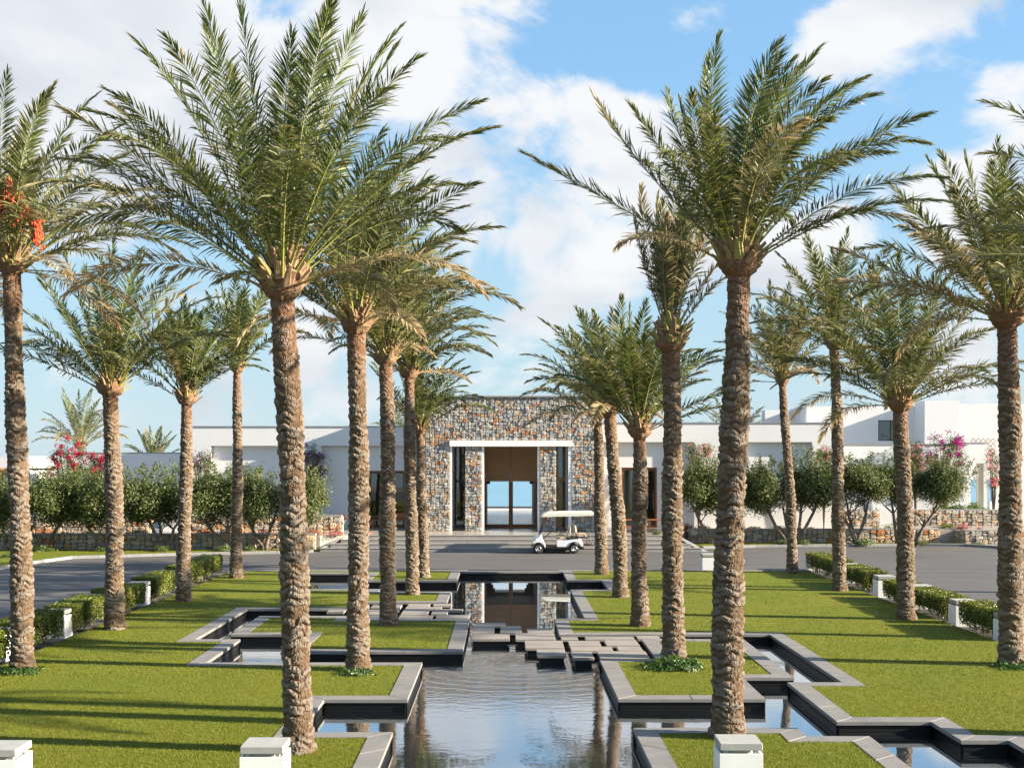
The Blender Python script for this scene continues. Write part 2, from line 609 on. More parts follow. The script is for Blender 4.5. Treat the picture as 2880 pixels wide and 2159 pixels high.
m_date = simple('date_fruit', (.60, .085, .025), .45, .25, 9, .05)
m_datestalk = simple('date_stalk', (.62, .27, .06), .6, .15, 9, .05)

# cart
m_cartpaint = simple('white_cart_paint', (.84, .85, .88), .22, .01, 2, .0, .6)
m_roofshell = simple('cream_cart_roof', (.80, .78, .66), .35, .02, 2, .0)
m_black = simple('black_plastic', (.018, .018, .018), .45, .1, 4, .05)
m_tyre = simple('tyre_rubber', (.022, .021, .02), .85, .15, 9, .2)
m_alloy = simple('wheel_alloy', (.62, .61, .58), .3, .03, 4, .0, .5, .9)
m_seat = simple('beige_vinyl', (.58, .47, .33), .5, .06, 9, .05)
m_lampglass = simple('headlamp_lens', (.55, .58, .60), .1, .02, 4, .0, .8)


# ------------------------------------------------------------------ ground, road, sea
ROADZ = -0.06


def sheet(name, pts, z, m, kind='structure', z1=None):
    mb = MB()
    if z1 is None:
        mb.poly([(x, y, z) for x, y in pts])
    else:
        mb.prism(pts, z1, z, 'z')
    return tag(mb.build(name, m), kind=kind)


# land: round the pool (which is cut out of it) and up to the edge of the sea cliff
mb = MB()
for x0, x1, y0, y1 in ((-140, -7.9, -60, 98), (8.4, 140, -60, 98), (-7.9, 8.4, -60, 7), (-7.9, 8.4, 46.5, 98)):
    mb.poly([(x0, y0, -.16), (x1, y0, -.16), (x1, y1, -.16), (x0, y1, -.16)])
mb.poly([(-140, 98, -.16), (140, 98, -.16), (150, 125, -14), (-150, 125, -14)])
tag(mb.build('ground', m_ground, fix=False), kind='structure')
tag(sheet('sea', [(-9000, 110), (9000, 110), (25000, 40000), (-25000, 40000)], -9.5, m_sea), 'pale blue sea behind the hotel')

mb = MB()
LX0, LX1, LYF = -10.35, 11.42, 46.75
for pts in ([(-60, -30), (LX0, -30), (LX0, LYF), (-60, LYF)], [(LX1, -30), (60, -30), (60, LYF), (LX1, LYF)], [(-60, LYF), (60, LYF), (60, 61.6), (-60, 61.6)]):
    mb.poly([(x, y, ROADZ) for x, y in pts])
tag(mb.build('road', m_asphalt, fix=False), 'grey asphalt drive round the lawn', kind='structure')

# kerb along the lawn edge and along the outer verge, as laid stones
kerb = tag(empty('kerb'), kind='structure')


def kerb_run(pts, width=.16, z=.03, step=1.25):
    for (ax, ay), (bx, by) in zip(pts[:-1], pts[1:]):
        d = Vector((bx - ax, by - ay, 0))
        n = max(1, round(d.length / step))
        ang = math.atan2(d.y, d.x)
        me = MB()
        L = d.length / n
        me.box(.004, L - .004, 0, width, -.2, z, .012)
        mesh = me.mesh('kerb_stone', m_kerb)
        for i in range(n):
            obj('kerb_stone', mesh, kerb, (ax + d.x * i / n, ay + d.y * i / n, 0), (0, 0, ang))


kerb_run([(LX0 - .05, LYF - .14), (-1.4, LYF - .14)], .14)
kerb_run([(2.0, LYF - .14), (LX1 + .05, LYF - .14)], .14)
LKERB = [(-19.8, 46.0), (-19.5, 48.3), (-19.2, 50.9), (-18.6, 53.2), (-14.4, 55.0), (-10.3, 56.1), (-8.75, 56.7)]
RKERB = [(9.35, 59.2), (12.0, 60.0), (20.3, 61.1), (22.5, 60.8), (23.6, 59.4), (24.6, 56.0)]
kerb_run(LKERB[::-1], .18, .06)
kerb_run(RKERB[::-1], .18, .06)

# verges beyond the road
tag(sheet('left_verge', LKERB + [(-8.3, 57.4), (-40, 57.4), (-40, 46.0)], .045, m_grass), kind='structure')
tag(sheet('right_verge', RKERB[:4] + [(22.5, 62), (9.0, 62)], .045, m_grass), kind='structure')
tag(sheet('side_ramp', RKERB[3:] + [(45, 56.0), (45, 61.0), (22.6, 61.0)], .02, m_paving), kind='structure')

# ------------------------------------------------------------------ lawns with copings, and the pool
WZ = -0.195
tag(sheet('pool_floor', [(-7.9, 6.5), (8.4, 6.5), (8.4, 46.5), (-7.9, 46.5)], -.75, m_poolwall), kind='structure')
tag(sheet('pool_water', [(-7.85, 6.6), (8.35, 6.6), (8.35, 46.45), (-7.85, 46.45)], WZ, m_water), 'dark still water of the stepped pool', kind='structure')
CW = .35


def inset(poly):
    n = len(poly)
    out = []
    for i in range(n):
        x, y, f = poly[i]
        px, py, pf = poly[i - 1]
        nx, ny, _ = poly[(i + 1) % n]

        def line(ax, ay, bx, by, fl):
            dx, dy = bx - ax, by - ay
            l = math.hypot(dx, dy)
            nx_, ny_ = -dy / l, dx / l
            o = CW if fl else 0
            return ax + nx_ * o, ay + ny_ * o, dx / l, dy / l
        a = line(px, py, x, y, pf)
        b = line(x, y, nx, ny, f)
        det = a[2] * b[3] - a[3] * b[2]
        t_ = ((b[0] - a[0]) * b[3] - (b[1] - a[1]) * b[2]) / det
        out.append((a[0] + a[2] * t_, a[1] + a[3] * t_))
    return out


LAWN_IN = []


def make_lawn(name, poly, label):
    q = inset(poly)
    LAWN_IN.append(q)
    n = len(poly)
    mb = MB()
    mb.poly([(x, y, 0.0) for x, y in q])
    o = tag(mb.build(name, m_grass, fix=False), label, kind='structure')
    wall, skirt = MB(), MB()
    rng = random.Random(len(poly) * 7 + 1)
    for i in range(n):
        p0, p1 = poly[i], poly[(i + 1) % n]
        q0, q1 = q[i], q[(i + 1) % n]
        if not p0[2]:
            skirt.poly([(q0[0], q0[1], -.2), (q1[0], q1[1], -.2), (q1[0], q1[1], -.004), (q0[0], q0[1], -.004)])
            continue
        L = math.hypot(p1[0] - p0[0], p1[1] - p0[1])
        dx, dy = (p1[0] - p0[0]) / L, (p1[1] - p0[1]) / L
        ix, iy = -dy * .035, dx * .035
        wall.poly([(p0[0] + ix, p0[1] + iy, -.75), (p1[0] + ix, p1[1] + iy, -.75), (p1[0] + ix, p1[1] + iy, -.045), (p0[0] + ix, p0[1] + iy, -.045)])
        # a thin ledge part-way down the lining
        ix2, iy2 = -dy * .012, dx * .012
        wall.poly([(p0[0] + ix2, p0[1] + iy2, -.12), (p1[0] + ix2, p1[1] + iy2, -.12), (p1[0] + ix2, p1[1] + iy2, -.105), (p0[0] + ix2, p0[1] + iy2, -.105)])
        k = max(1, round(L / 1.15))
        for j in range(k):
            g = .004 / L
            t0, t1 = j / k + g, (j + 1) / k - g
            lerp = lambda a, b, t_: (a[0] + (b[0] - a[0]) * t_, a[1] + (b[1] - a[1]) * t_)
            pts = [lerp(p0, p1, t0), lerp(p0, p1, t1), lerp(q0, q1, t1), lerp(q0, q1, t0)]
            cx, cy = sum(a for a, _ in pts) / 4, sum(b for _, b in pts) / 4
            m_ = MB()
            zt = .012 + rng.uniform(-.002, .002)
            lo = [(a - cx, b - cy, -.05) for a, b in pts]
            hi = [(a - cx, b - cy, zt - .008) for a, b in pts]
            tp = [((a - cx) * .985, (b - cy) * .985, zt) for a, b in pts]
            b0 = lo + hi + tp
            m_.v = b0
            for r in (0, 4):
                for e in range(4):
                    f_ = (e + 1) % 4
                    m_.f.append([r + e, r + f_, r + 4 + f_, r + 4 + e])
            m_.f += [[8, 9, 10, 11], [3, 2, 1, 0]]
            m_.m = [0] * len(m_.f)
            obj('coping_stone', m_.mesh('coping_stone', m_coping), o, (cx, cy, 0))
    wall.build('pool_wall', m_poolwall, o, fix=False)
    if skirt.f:
        skirt.build('lawn_edge', m_earth, o, fix=False)
    return o


LEFT = [(-10.25, 7, 0), (-1.72, 7, 1), (-1.72, 19.1, 1), (-3.15, 19.1, 1), (-3.15, 21.7, 1), (-1.70, 21.7, 1), (-1.70, 25.65, 1),
        (-6.15, 25.65, 1), (-6.15, 28.95, 1), (-7.2, 28.95, 1), (-7.2, 34.8, 1), (-4.15, 34.8, 1), (-4.15, 36.4, 1), (-1.7, 36.4, 1),
        (-1.7, 39.3, 1), (-4.0, 39.3, 1), (-4.0, 40.1, 1), (-6.75, 40.1, 1), (-6.75, 43.0, 1), (-7.4, 43.0, 1), (-7.4, 45.65, 1),
        (-5.0, 45.65, 1), (-5.0, 42.8, 1), (-1.66, 42.8, 1), (-1.66, 46.2, 1), (.27, 46.2, 0), (.27, 46.6, 0), (-10.25, 46.6, 0)]
RIGHT = [(.27, 46.6, 0), (.27, 46.2, 1), (2.15, 46.2, 1), (2.15, 43.0, 1), (3.34, 43.0, 1), (3.34, 39.9, 1), (2.1, 39.9, 1), (2.1, 32.7, 1),
         (1.3, 32.7, 1), (1.3, 29.75, 1), (6.33, 29.75, 1), (6.33, 23.37, 1), (5.3, 23.37, 1), (5.3, 19.87, 1), (6.8, 19.87, 1),
         (6.8, 18.55, 1), (7.5, 18.55, 1), (7.5, 7, 0), (11.35, 7, 0), (11.35, 46.6, 0)]
FRONT = [(2.0, 7, 0), (5.52, 7, 1), (5.52, 18.83, 1), (4.56, 18.83, 1), (4.56, 19.4, 1), (2.0, 19.4, 1)]
ISL = [(-4.75, 27.1, 1), (-.92, 27.1, 1), (-.92, 32.6, 1), (-4.1, 32.6, 1), (-4.1, 33.25, 1), (-6.55, 33.25, 1), (-6.55, 29.75, 1), (-4.75, 29.75, 1)]
ISR = [(1.98, 21.75, 1), (4.56, 21.75, 1), (4.56, 23.87, 1), (5.55, 23.87, 1), (5.55, 29.0, 1), (3.18, 29.0, 1), (3.18, 26.1, 1), (1.98, 26.1, 1)]
make_lawn('lawn', LEFT, 'left lawn with stepped stone edge along the pool')
make_lawn('lawn', RIGHT, 'right lawn with stepped stone edge along the pool')
make_lawn('lawn', FRONT, 'near right lawn plot bordered by pool on three sides')
make_lawn('lawn', ISL, 'left lawn island in the pool edged with stone')
make_lawn('lawn', ISR, 'right lawn island in the pool edged with stone')

# stepping stones: (zoom origin and scale, then left, right, back and front edges as seen)
path = tag(empty('stepping_stone_path'), 'flat grey stepping stones across the pool', kind='structure')
SLZ = -.015


def step_slab(x0p, x1p, ybp, yfp):
    xa, yf = P(x0p, yfp, SLZ)
    xb, _ = P(x1p, yfp, SLZ)
    _, yb = P(x0p, ybp, SLZ)
    yb = max(yb, yf + .22)
    m_ = MB()
    w_, d_ = xb - xa, yb - yf
    m_.box(0, w_, 0, d_, -.065, 0, .006)
    s = obj('stepping_stone', m_.mesh('stepping_stone', m_slab), path, (xa, yf, SLZ))
    m_ = MB()
    m_.box(.05, w_ - .05, .05, d_ - .04, -.7, -.066)
    obj('plinth', m_.mesh('plinth', m_poolwall), s)


for x0, x1, yb, yf in ((72, 258, 64, 80), (58, 190, 87, 125), (228, 350, 84, 102), (226, 355, 106, 122), (388, 538, 99, 122), (56, 282, 129, 160),
                       (318, 552, 126, 162), (376, 608, 170, 214), (447, 620, 221, 258), (590, 690, 147, 162), (735, 1028, 147, 162), (1046, 1182, 141, 158),
                       (640, 830, 171, 202), (650, 900, 206, 229), (660, 786, 235, 273), (860, 1057, 167, 198), (932, 1078, 204, 229), (824, 1122, 233, 278)):
    step_slab(1300 + x0 * .4724, 1300 + x1 * .4724, 1720 + yb * .4724, 1720 + yf * .4724)
for x0, x1, yb, yf in ((510, 728, 130, 157), (770, 953, 130, 148), (492, 850, 161, 177), (447, 712, 184, 235), (775, 1062, 182, 200), (747, 907, 207, 233),
                       (420, 755, 244, 276), (795, 1125, 239, 272), (150, 445, 137, 165), (118, 430, 181, 200), (116, 398, 210, 234), (110, 392, 246, 262),
                       (106, 388, 268, 283)):
    step_slab(1000 + x0 * .2835, 1000 + x1 * .2835, 1660 + yb * .2835, 1660 + yf * .2835)
step_slab(918, 966, 1712, 1720)

# grass blades standing on the lawns
def in_poly(px, py, poly):
    inside = np.zeros(len(px), bool)
    n = len(poly)
    for i in range(n):
        x0, y0 = poly[i]
        x1, y1 = poly[(i + 1) % n]
        c_ = (y0 > py) != (y1 > py)
        with np.errstate(divide='ignore', invalid='ignore'):
            xi = (x1 - x0) * (py - y0) / (y1 - y0) + x0
        inside ^= c_ & (px < xi)
    return inside


def grass(n, y0, y1, h0, h1, wd, seed):
    r = np.random.default_rng(seed)
    y = 1 / (1 / y0 + r.random(n) * (1 / y1 - 1 / y0))
    half = y * 1460 / F + .5
    x = (r.random(n) * 2 - 1) * half
    ok = np.zeros(n, bool)
    for poly in LAWN_IN:
        ok |= in_poly(x, y, poly)
    x, y = x[ok], y[ok]
    n = len(x)
    a = r.random(n) * 2 * np.pi
    h = h0 + (h1 - h0) * r.random(n) ** 1.5
    lean = h * .7 * r.random(n)
    la = r.random(n) * 2 * np.pi
    co = np.zeros((n, 3, 3))
    co[:, 0, 0] = x - np.cos(a) * wd; co[:, 0, 1] = y - np.sin(a) * wd
    co[:, 1, 0] = x + np.cos(a) * wd; co[:, 1, 1] = y + np.sin(a) * wd
    co[:, 2, 0] = x + np.cos(la) * lean; co[:, 2, 1] = y + np.sin(la) * lean; co[:, 2, 2] = h
    co[:, :2, 2] = -.005
    return co.reshape(-1, 3)


blades = np.concatenate([grass(190000, 15.8, 24, .018, .045, .004, 1), grass(120000, 24, 47, .02, .045, .007, 2)])
nb = len(blades) // 3
me = np_mesh('grass', blades, np.arange(nb * 3), np.full(nb, 3), [m_blade])
tag(link(bpy.data.objects.new('grass', me)), 'short mown grass on the lawns', kind='stuff')


# ------------------------------------------------------------------ rubble stones
def stone_variant(rng):
    """a unit stone: x and z in -.5 .. .5, face towards -y, depth 1"""
    n = 10
    m_ = MB()
    out = []
    for k in range(n):
        a = 2 * math.pi * (k + .5) / n
        cx, cz = math.cos(a), math.sin(a)
        s = .5 / max(abs(cx), abs(cz))
        s = s * (.90 + .11 * rng.random())
        out.append((cx * s, cz * s))
    m_.v = [(x, 0, z) for x, z in out] + [(x * .985, -.70 - .15 * rng.random(), z * .98) for x, z in out] + \
           [(x * .86 + rng.uniform(-.03, .03), -.92 - .25 * rng.random(), z * .82 + rng.uniform(-.04, .04)) for x, z in out] + [(rng.uniform(-.12, .12), -1.0 - .25 * rng.random(), rng.uniform(-.12, .12))]
    for r in (0, n):
        for k in range(n):
            j = (k + 1) % n
            m_.f.append([r + k, r + j, r + n + j, r + n + k])
    for k in range(n):
        m_.f.append([2 * n + k, 2 * n + (k + 1) % n, 3 * n])
    m_.m = [0] * len(m_.f)
    return m_


_r = random.Random(5)
STONE_MB = [stone_variant(_r) for _ in range(14)]
STONE_ME = [s.mesh('stone', m_rubble) for s in STONE_MB]
PAL = [((.345, .345, .33), 26), ((.265, .27, .262), 16), ((.42, .41, .38), 14), ((.37, .33, .27), 22), ((.45, .37, .27), 12), ((.45, .26, .15), 8),
       ((.40, .175, .085), 5), ((.18, .185, .185), 4)]
PALC = [c for c, k in PAL for _ in range(k)]


def split_rect(rng, x0, x1, z0, z1, wmax, hmax, out):
    w_, h_ = x1 - x0, z1 - z0
    lim = rng.uniform(.62, 1.15)
    if w_ > wmax * lim and (w_ / wmax >= h_ / hmax or h_ <= hmax * lim):
        c_ = x0 + w_ * rng.uniform(.34, .66)
        split_rect(rng, x0, c_, z0, z1, wmax, hmax, out)
        split_rect(rng, c_, x1, z0, z1, wmax, hmax, out)
    elif h_ > hmax * lim:
        c_ = z0 + h_ * rng.uniform(.34, .66)
        split_rect(rng, x0, x1, z0, c_, wmax, hmax, out)
        split_rect(rng, x0, x1, c_, z1, wmax, hmax, out)
    else:
        out.append((x0, x1, z0, z1))


def clad(parent, faces, seed, wmax=.46, hmax=.34, limit=300, name='stone', warm=0.0, depth=.075):
    """faces: (frame, x0, x1, z0, z1); frame = (origin, yaw): local x runs along the face, -y is outwards"""
    rng = random.Random(seed)
    items = []
    for (org, yaw), x0, x1, z0, z1 in faces:
        rects = []
        split_rect(rng, x0, x1, z0, z1, wmax, hmax, rects)
        for r in rects:
            items.append((org, yaw, r))
    items.sort(key=lambda i: -(i[2][1] - i[2][0]) * (i[2][3] - i[2][2]))
    mass = []
    for k, (org, yaw, (x0, x1, z0, z1)) in enumerate(items):
        g = .006
        sx, sz = x1 - x0 - g, z1 - z0 - g
        cx, cz = (x0 + x1) / 2, (z0 + z1) / 2
        dp = depth * rng.uniform(.6, 1.35)
        base = rng.choice(PALC)
        f = rng.uniform(.84, 1.14)
        colr = tuple(min(1, b * f * (1 + warm * (.25, -.02, -.3)[i])) for i, b in enumerate(base))
        loc = Vector(org) + Vector((math.cos(yaw) * cx, math.sin(yaw) * cx, cz))
        flip = rng.choice((1, -1))
        if k < limit:
            obj(name, rng.choice(STONE_ME), parent, loc, (0, 0, yaw), (sx * 1.05, dp, sz * 1.05), colr)
        else:
            mass.append((rng.choice(STONE_MB), loc, yaw, (sx * 1.05, dp, sz * 1.05), colr))
    if mass:
        V, L, S, Cc = [], [], [], []
        for mb_, loc, yaw, sc, colr in mass:
            b = len(V)
            cs, sn = math.cos(yaw), math.sin(yaw)
            for x, y, z in mb_.v:
                x, y, z = x * sc[0], y * sc[1], z * sc[2]
                V.append((loc.x + cs * x - sn * y, loc.y + sn * x + cs * y, loc.z + z))
            for f_ in mb_.f:
                L += [b + i for i in f_]
                S.append(len(f_))
            Cc += [colr] * len(mb_.v)
        me_ = np_mesh('small_stones', V, L, S, [m_rubble_mass])
        ca = me_.color_attributes.new('stone', 'FLOAT_COLOR', 'POINT')
        ca.data.foreach_set('color', np.array([(*c_, 1) for c_ in Cc], np.float32).ravel())
        tag(obj('small_stones', me_, parent), kind='stuff')
    return len(items)


def wall_holes(mb_, x0, x1, z0, z1, holes, y0, y1):
    """boxes of a wall between y0 and y1 with rectangular openings (x0, x1, z0, z1)"""
    xs = sorted({x0, x1, *[h[0] for h in holes], *[h[1] for h in holes]})
    for a, b in zip(xs[:-1], xs[1:]):
        cuts = sorted((h[2], h[3]) for h in holes if h[0] <= a + 1e-6 and h[1] >= b - 1e-6)
        z = z0
        for c0, c1 in cuts:
            if c0 > z + 1e-6:
                mb_.box(a, b, y0, y1, z, c0)
            z = c1
        if z < z1 - 1e-6:
            mb_.box(a, b, y0, y1, z, z1)


# ------------------------------------------------------------------ terrace and steps
TZ = .62
mb = MB()
mb.prism([(-60, 57.85), (-8.6, 57.85), (-7.3, 58.57), (7.9, 58.57), (9.1, 62.3), (60, 62.3), (60, 89.5), (-60, 89.5)], -.3, TZ, 'z')
tag(mb.build('terrace', m_paving), 'pale stone terrace in front of the hotel', kind='structure')
m_ = MB()
m_.box(-14, 14, 89.3, 89.45, TZ + .002, TZ + .17)
m_.build('edge_rail', m_frame, bpy.data.objects['terrace'])
m_ = MB()
m_.box(-14, 14, 87.2, 89.2, TZ + .002, TZ + .03)
m_.build('edge_coping', m_white, bpy.data.objects['terrace'])
steps = tag(empty('steps'), 'four wide grey stone steps up to the terrace', kind='structure')
rng = random.Random(3)
for k in range(4):
    y0 = 57.2 + .455 * k
    z1 = ROADZ + .17 * (k + 1)
    xa, xb = -8.5 + .42 * k, 9.05 - .42 * k
    x = xa
    while x < xb - .05:
        w_ = min(rng.uniform(1.25, 1.9), xb - x)
        if xb - x - w_ < .5:
            w_ = xb - x
        m_ = MB()
        y1 = y0 + .453 if k < 3 else 58.95
        m_.box(.003, w_ - .003, 0, y1 - y0, 0, .135)
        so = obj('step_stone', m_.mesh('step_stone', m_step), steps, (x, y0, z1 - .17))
        m_ = MB()
        m_.box(.002, w_ - .002, -.022, y1 - y0 - .024, .1355, .17 + (.004 if k == 3 else 0), .005)
        obj('tread', m_.mesh('tread', m_paving), so)  # paler than the riser stone: lit tread against shaded riser put into colour
        x += w_
for k in range(3):   # the flared ends of the flight
    y0 = 57.2 + .455 * k
# fill under the treads
m_ = MB()
for k in range(3):
    m_.box(-8.5 + .42 * k + .02, 9.05 - .42 * k - .02, 57.2 + .455 * (k + 1) + .002, 58.9, ROADZ + .17 * k, ROADZ + .17 * (k + 1) - .01)
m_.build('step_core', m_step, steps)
# sloping cheeks beside the flight
for sx, x_out, x_in in ((-1, -8.55, -7.3), (1, 9.1, 7.85)):
    m_ = MB()
    a, b = x_out, x_in
    m_.v = [(a, 57.22, ROADZ), (a, 59.2, ROADZ), (b, 59.2, TZ + .02), (b, 58.6, TZ + .02), (a + sx * .25, 57.22, ROADZ), (a + sx * .25, 59.2, ROADZ), (b + sx * .25, 59.2, TZ + .02), (b + sx * .25, 58.6, TZ + .02)]
    m_.f = [[0, 1, 2, 3], [4, 7, 6, 5], [0, 3, 7, 4], [1, 5, 6, 2], [3, 2, 6, 7], [0, 4, 5, 1]]
    m_.m = [0] * 6
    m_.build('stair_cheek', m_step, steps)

# ------------------------------------------------------------------ the stone entrance block
BY, BX0, BX1, BZ1 = 61.8, -3.94, 4.5, 7.26
entrance = empty('entrance_block', (0, 0, 0), label='tall entrance block clad in grey and orange rubble stone', cat='building')
OX0, OX1, OZ1 = -2.72, 3.31, 4.82
PIL = ((-1.98, -1.14), (1.73, 2.54))
body = MB()
body.box(BX0, OX0, BY, BY + .55, TZ, BZ1)
body.box(OX1, BX1, BY, BY + .55, TZ, BZ1)
body.box(OX0, OX1, BY, BY + .55, OZ1 + .30, BZ1)
body.box(BX0, BX0 + .4, BY + .552, 80, TZ, BZ1)
body.box(BX1 - .4, BX1, BY + .552, 80, TZ, BZ1)
for a, b in PIL:
    body.box(a, b, BY, BY + .75, TZ, OZ1)
body.box(BX0 + .4, BX1 - .4, 79.6, 80, 3.9, BZ1)          # back wall over the sea-side opening
body.box(BX0 + .4, -1.55, 79.6, 80, TZ, 3.9)
body.box(2.15, BX1 - .4, 79.6, 80, TZ, 3.9)
body.build('wall_core', m_mortar, entrance)
fr = ((0, BY, 0), 0.0)
frl = ((BX0, BY, 0), -math.pi / 2)
n_st = clad(entrance, [(fr, BX0, OX0, TZ, BZ1), (fr, OX1, BX1, TZ, BZ1), (fr, OX0, OX1, OZ1 + .30, BZ1),
                       (fr, PIL[0][0], PIL[0][1], TZ, OZ1), (fr, PIL[1][0], PIL[1][1], TZ, OZ1)], 11, .31, .235, depth=.055)
m_ = MB()
m_.box(BX0 - .07, BX1 + .07, BY - .13, 80.1, BZ1, BZ1 + .07)
m_.build('roof_edge', m_greycap, entrance)
m_ = MB()
m_.box(BX0 + .4, BX1 - .4, BY + .55, 79.6, 5.15, 5.3)
m_.build('porch_ceiling', m_plaster, entrance)
m_ = MB()
m_.box(OX0 - .02, OX1 + .02, BY - .16, BY + .72, OZ1, OZ1 + .298)
m_.build('lintel', m_white, entrance)
m_ = MB()   # white reveals of the opening and of the stone piers
m_.box(OX0 + .002, OX0 + .09, BY - .03, BY + 3.0, TZ + .003, OZ1 - .002)
m_.box(OX1 - .16, OX1 - .002, BY - .03, BY + 3.0, TZ + .003, OZ1 - .002)
m_.box(PIL[0][1] + .002, PIL[0][1] + .10, BY - .02, BY + .9, TZ + .003, OZ1 - .002)
m_.box(PIL[1][0] - .10, PIL[1][0] - .002, BY - .02, BY + .9, TZ + .003, OZ1 - .002)
m_.build('white_reveal', m_white, entrance)

# the door wall, 3 m back in the porch
DY = 65.0
DX0, DX1, DZ1 = -1.11, 1.72, 3.02
MX0, MX1 = .20, .42
portal = empty('entrance_door', (.3, DY, TZ), label='tall timber entrance doors standing open in the stone porch', cat='door')


def pbuild(m_, name, mt, parent=portal):
    o_ = m_.build(name, mt, parent)
    o_.location = -Vector(parent.location)
    return o_


for k, (a, b) in enumerate(((DX0, MX0 + .08), (MX0 + .12, DX1))):
    m_ = MB()
    z = DZ1
    while z < OZ1 + .3:
        m_.box(a, b, DY - .06, DY + .05, z + .006, z + .105, .008)
        z += .11
    m_.box(a + .01, b - .01, DY + .052, DY + .07, DZ1 + .004, OZ1 + .3)
    pbuild(m_, 'plank_panel', m_plank)
m_ = MB()
m_.box(MX0, MX1, DY - .09, DY + .06, TZ + .17, DZ1)
m_.box(DX0, DX0 + .10, DY - .09, DY + .06, TZ + .17, DZ1)
m_.box(DX1 - .10, DX1, DY - .09, DY + .06, TZ + .17, DZ1)
m_.box(DX0, DX1, DY - .10, DY + .07, TZ, TZ + .17)
m_.box(MX0 + .081, MX0 + .119, DY - .08, DY, DZ1, OZ1 + .3)
pbuild(m_, 'door_frame', m_teak)
for a, s in ((DX0 + .10, 1), (DX1 - .10, -1)):   # folded leaves with louvres, swung outwards beside the frame
    m_ = MB()
    x0, x1 = sorted((a - s * .02, a + s * .05))
    m_.box(x0, x1, DY - .85, DY - .10, TZ + .02, TZ + .16)
    m_.box(x0, x1, DY - .85, DY - .10, DZ1 - .16, DZ1)
    m_.box(x0, x1, DY - .85, DY - .77, TZ + .16, DZ1 - .16)
    m_.box(x0, x1, DY - .18, DY - .10, TZ + .16, DZ1 - .16)
    z = TZ + .17
    while z < DZ1 - .2:
        m_.box(x0 + .01, x1 - .01, DY - .77, DY - .18, z, z + .055)
        z += .085
    lf = pbuild(m_, 'door_leaf', m_teak)
    m_ = MB()
    m_.tube([(a + s * .07, DY - .8, 1.55), (a + s * .11, DY - .8, 1.55), (a + s * .11, DY - .8, 1.80), (a + s * .07, DY - .8, 1.80)], .012)
    m_.build('door_handle', m_frame, lf)
for a, b in ((DX0 + .10, MX0), (MX1, DX1 - .10)):
    m_ = MB()
    m_.box(a + .30, a + .315, DY - .02, DY - .01, TZ + .2, TZ + .2001)
# passage walls behind the doors, with stepped brackets at the sea side
m_ = MB()
m_.box(DX0 - .9, DX0, DY + .06, 79.6, TZ, 5.148)
m_.box(DX1, DX1 + .9, DY + .06, 79.6, TZ, 5.148)
m_.box(DX0, DX1, DY + .08, 79.6, 3.75, 3.9)
m_.build('passage_wall', m_cream, entrance)
m_ = MB()
for k in range(4):
    m_.box(DX0 - .0 + .001, DX0 + .50 - .10 * k, 76.0 - .02 * k, 76.6 + .02 * k, 3.55 - .22 * (k + 1) + .002, 3.55 - .22 * k)
    m_.box(DX1 - .50 + .10 * k, DX1 - .001, 76.0 - .02 * k, 76.6 + .02 * k, 3.55 - .22 * (k + 1) + .002, 3.55 - .22 * k)
m_.box(DX0 + .001, DX1 - .001, 76.0, 76.6, 3.552, 3.748)
m_.build('stepped_bracket', m_teak, entrance)
# slot windows left and right of the piers
for (a, b), wd, nm in (((OX0 + .092, PIL[0][0] - .003), False, 'left'), ((PIL[1][1] + .003, OX1 - .162), True, 'right')):
    g = MB()
    g.box(a, b, DY, DY + .02, TZ + .05, OZ1 - .02)
    sl = g.build('slot_window', m_glass, entrance)
    m_ = MB()
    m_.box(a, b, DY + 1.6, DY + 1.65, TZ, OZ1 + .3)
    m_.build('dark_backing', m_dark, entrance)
    m_ = MB()
    m_.cur = 0
    m_.box(a, b, DY - .05, DY - .002, TZ, TZ + .05)
    if wd:
        m_.box(a, b, DY - .05, DY - .002, 3.05, 3.25)
        m_.box(a, a + .18, DY - .05, DY - .002, TZ + .05, 3.05)
        m_.box(a + .30, a + .44, DY - .06, DY - .012, TZ + .05, 3.05)
        m_.box(a + .18, a + .30, DY - .05, DY - .012, TZ + .05, TZ + .50)
    else:
        m_.box(a, b, DY - .05, DY - .002, 2.98, 3.1)
        m_.box(b - .05, b, DY - .05, DY - .002, TZ + .05, 2.98)
    m_.build('slot_frame', m_palewood if wd else m_frame, sl)
    m_ = MB()
    xx = a + .06
    while xx < b - .12:
        m_.box(xx, xx + .06, DY + .5, DY + .53, 3.15, OZ1)
        xx += .13
    m_.build('hanging_blind', m_cream if wd else m_frame, sl)
# solid fill left and right of the door between the slots and the door wall
m_ = MB()
m_.box(PIL[0][0], DX0 - .002, DY - .02, DY + .04, TZ, OZ1 + .3)
m_.box(DX1 + .002, PIL[1][1], DY - .02, DY + .04, TZ, OZ1 + .3)
m_.build('porch_wall', m_plaster, entrance)

# ------------------------------------------------------------------ white wings
WY = 65.0


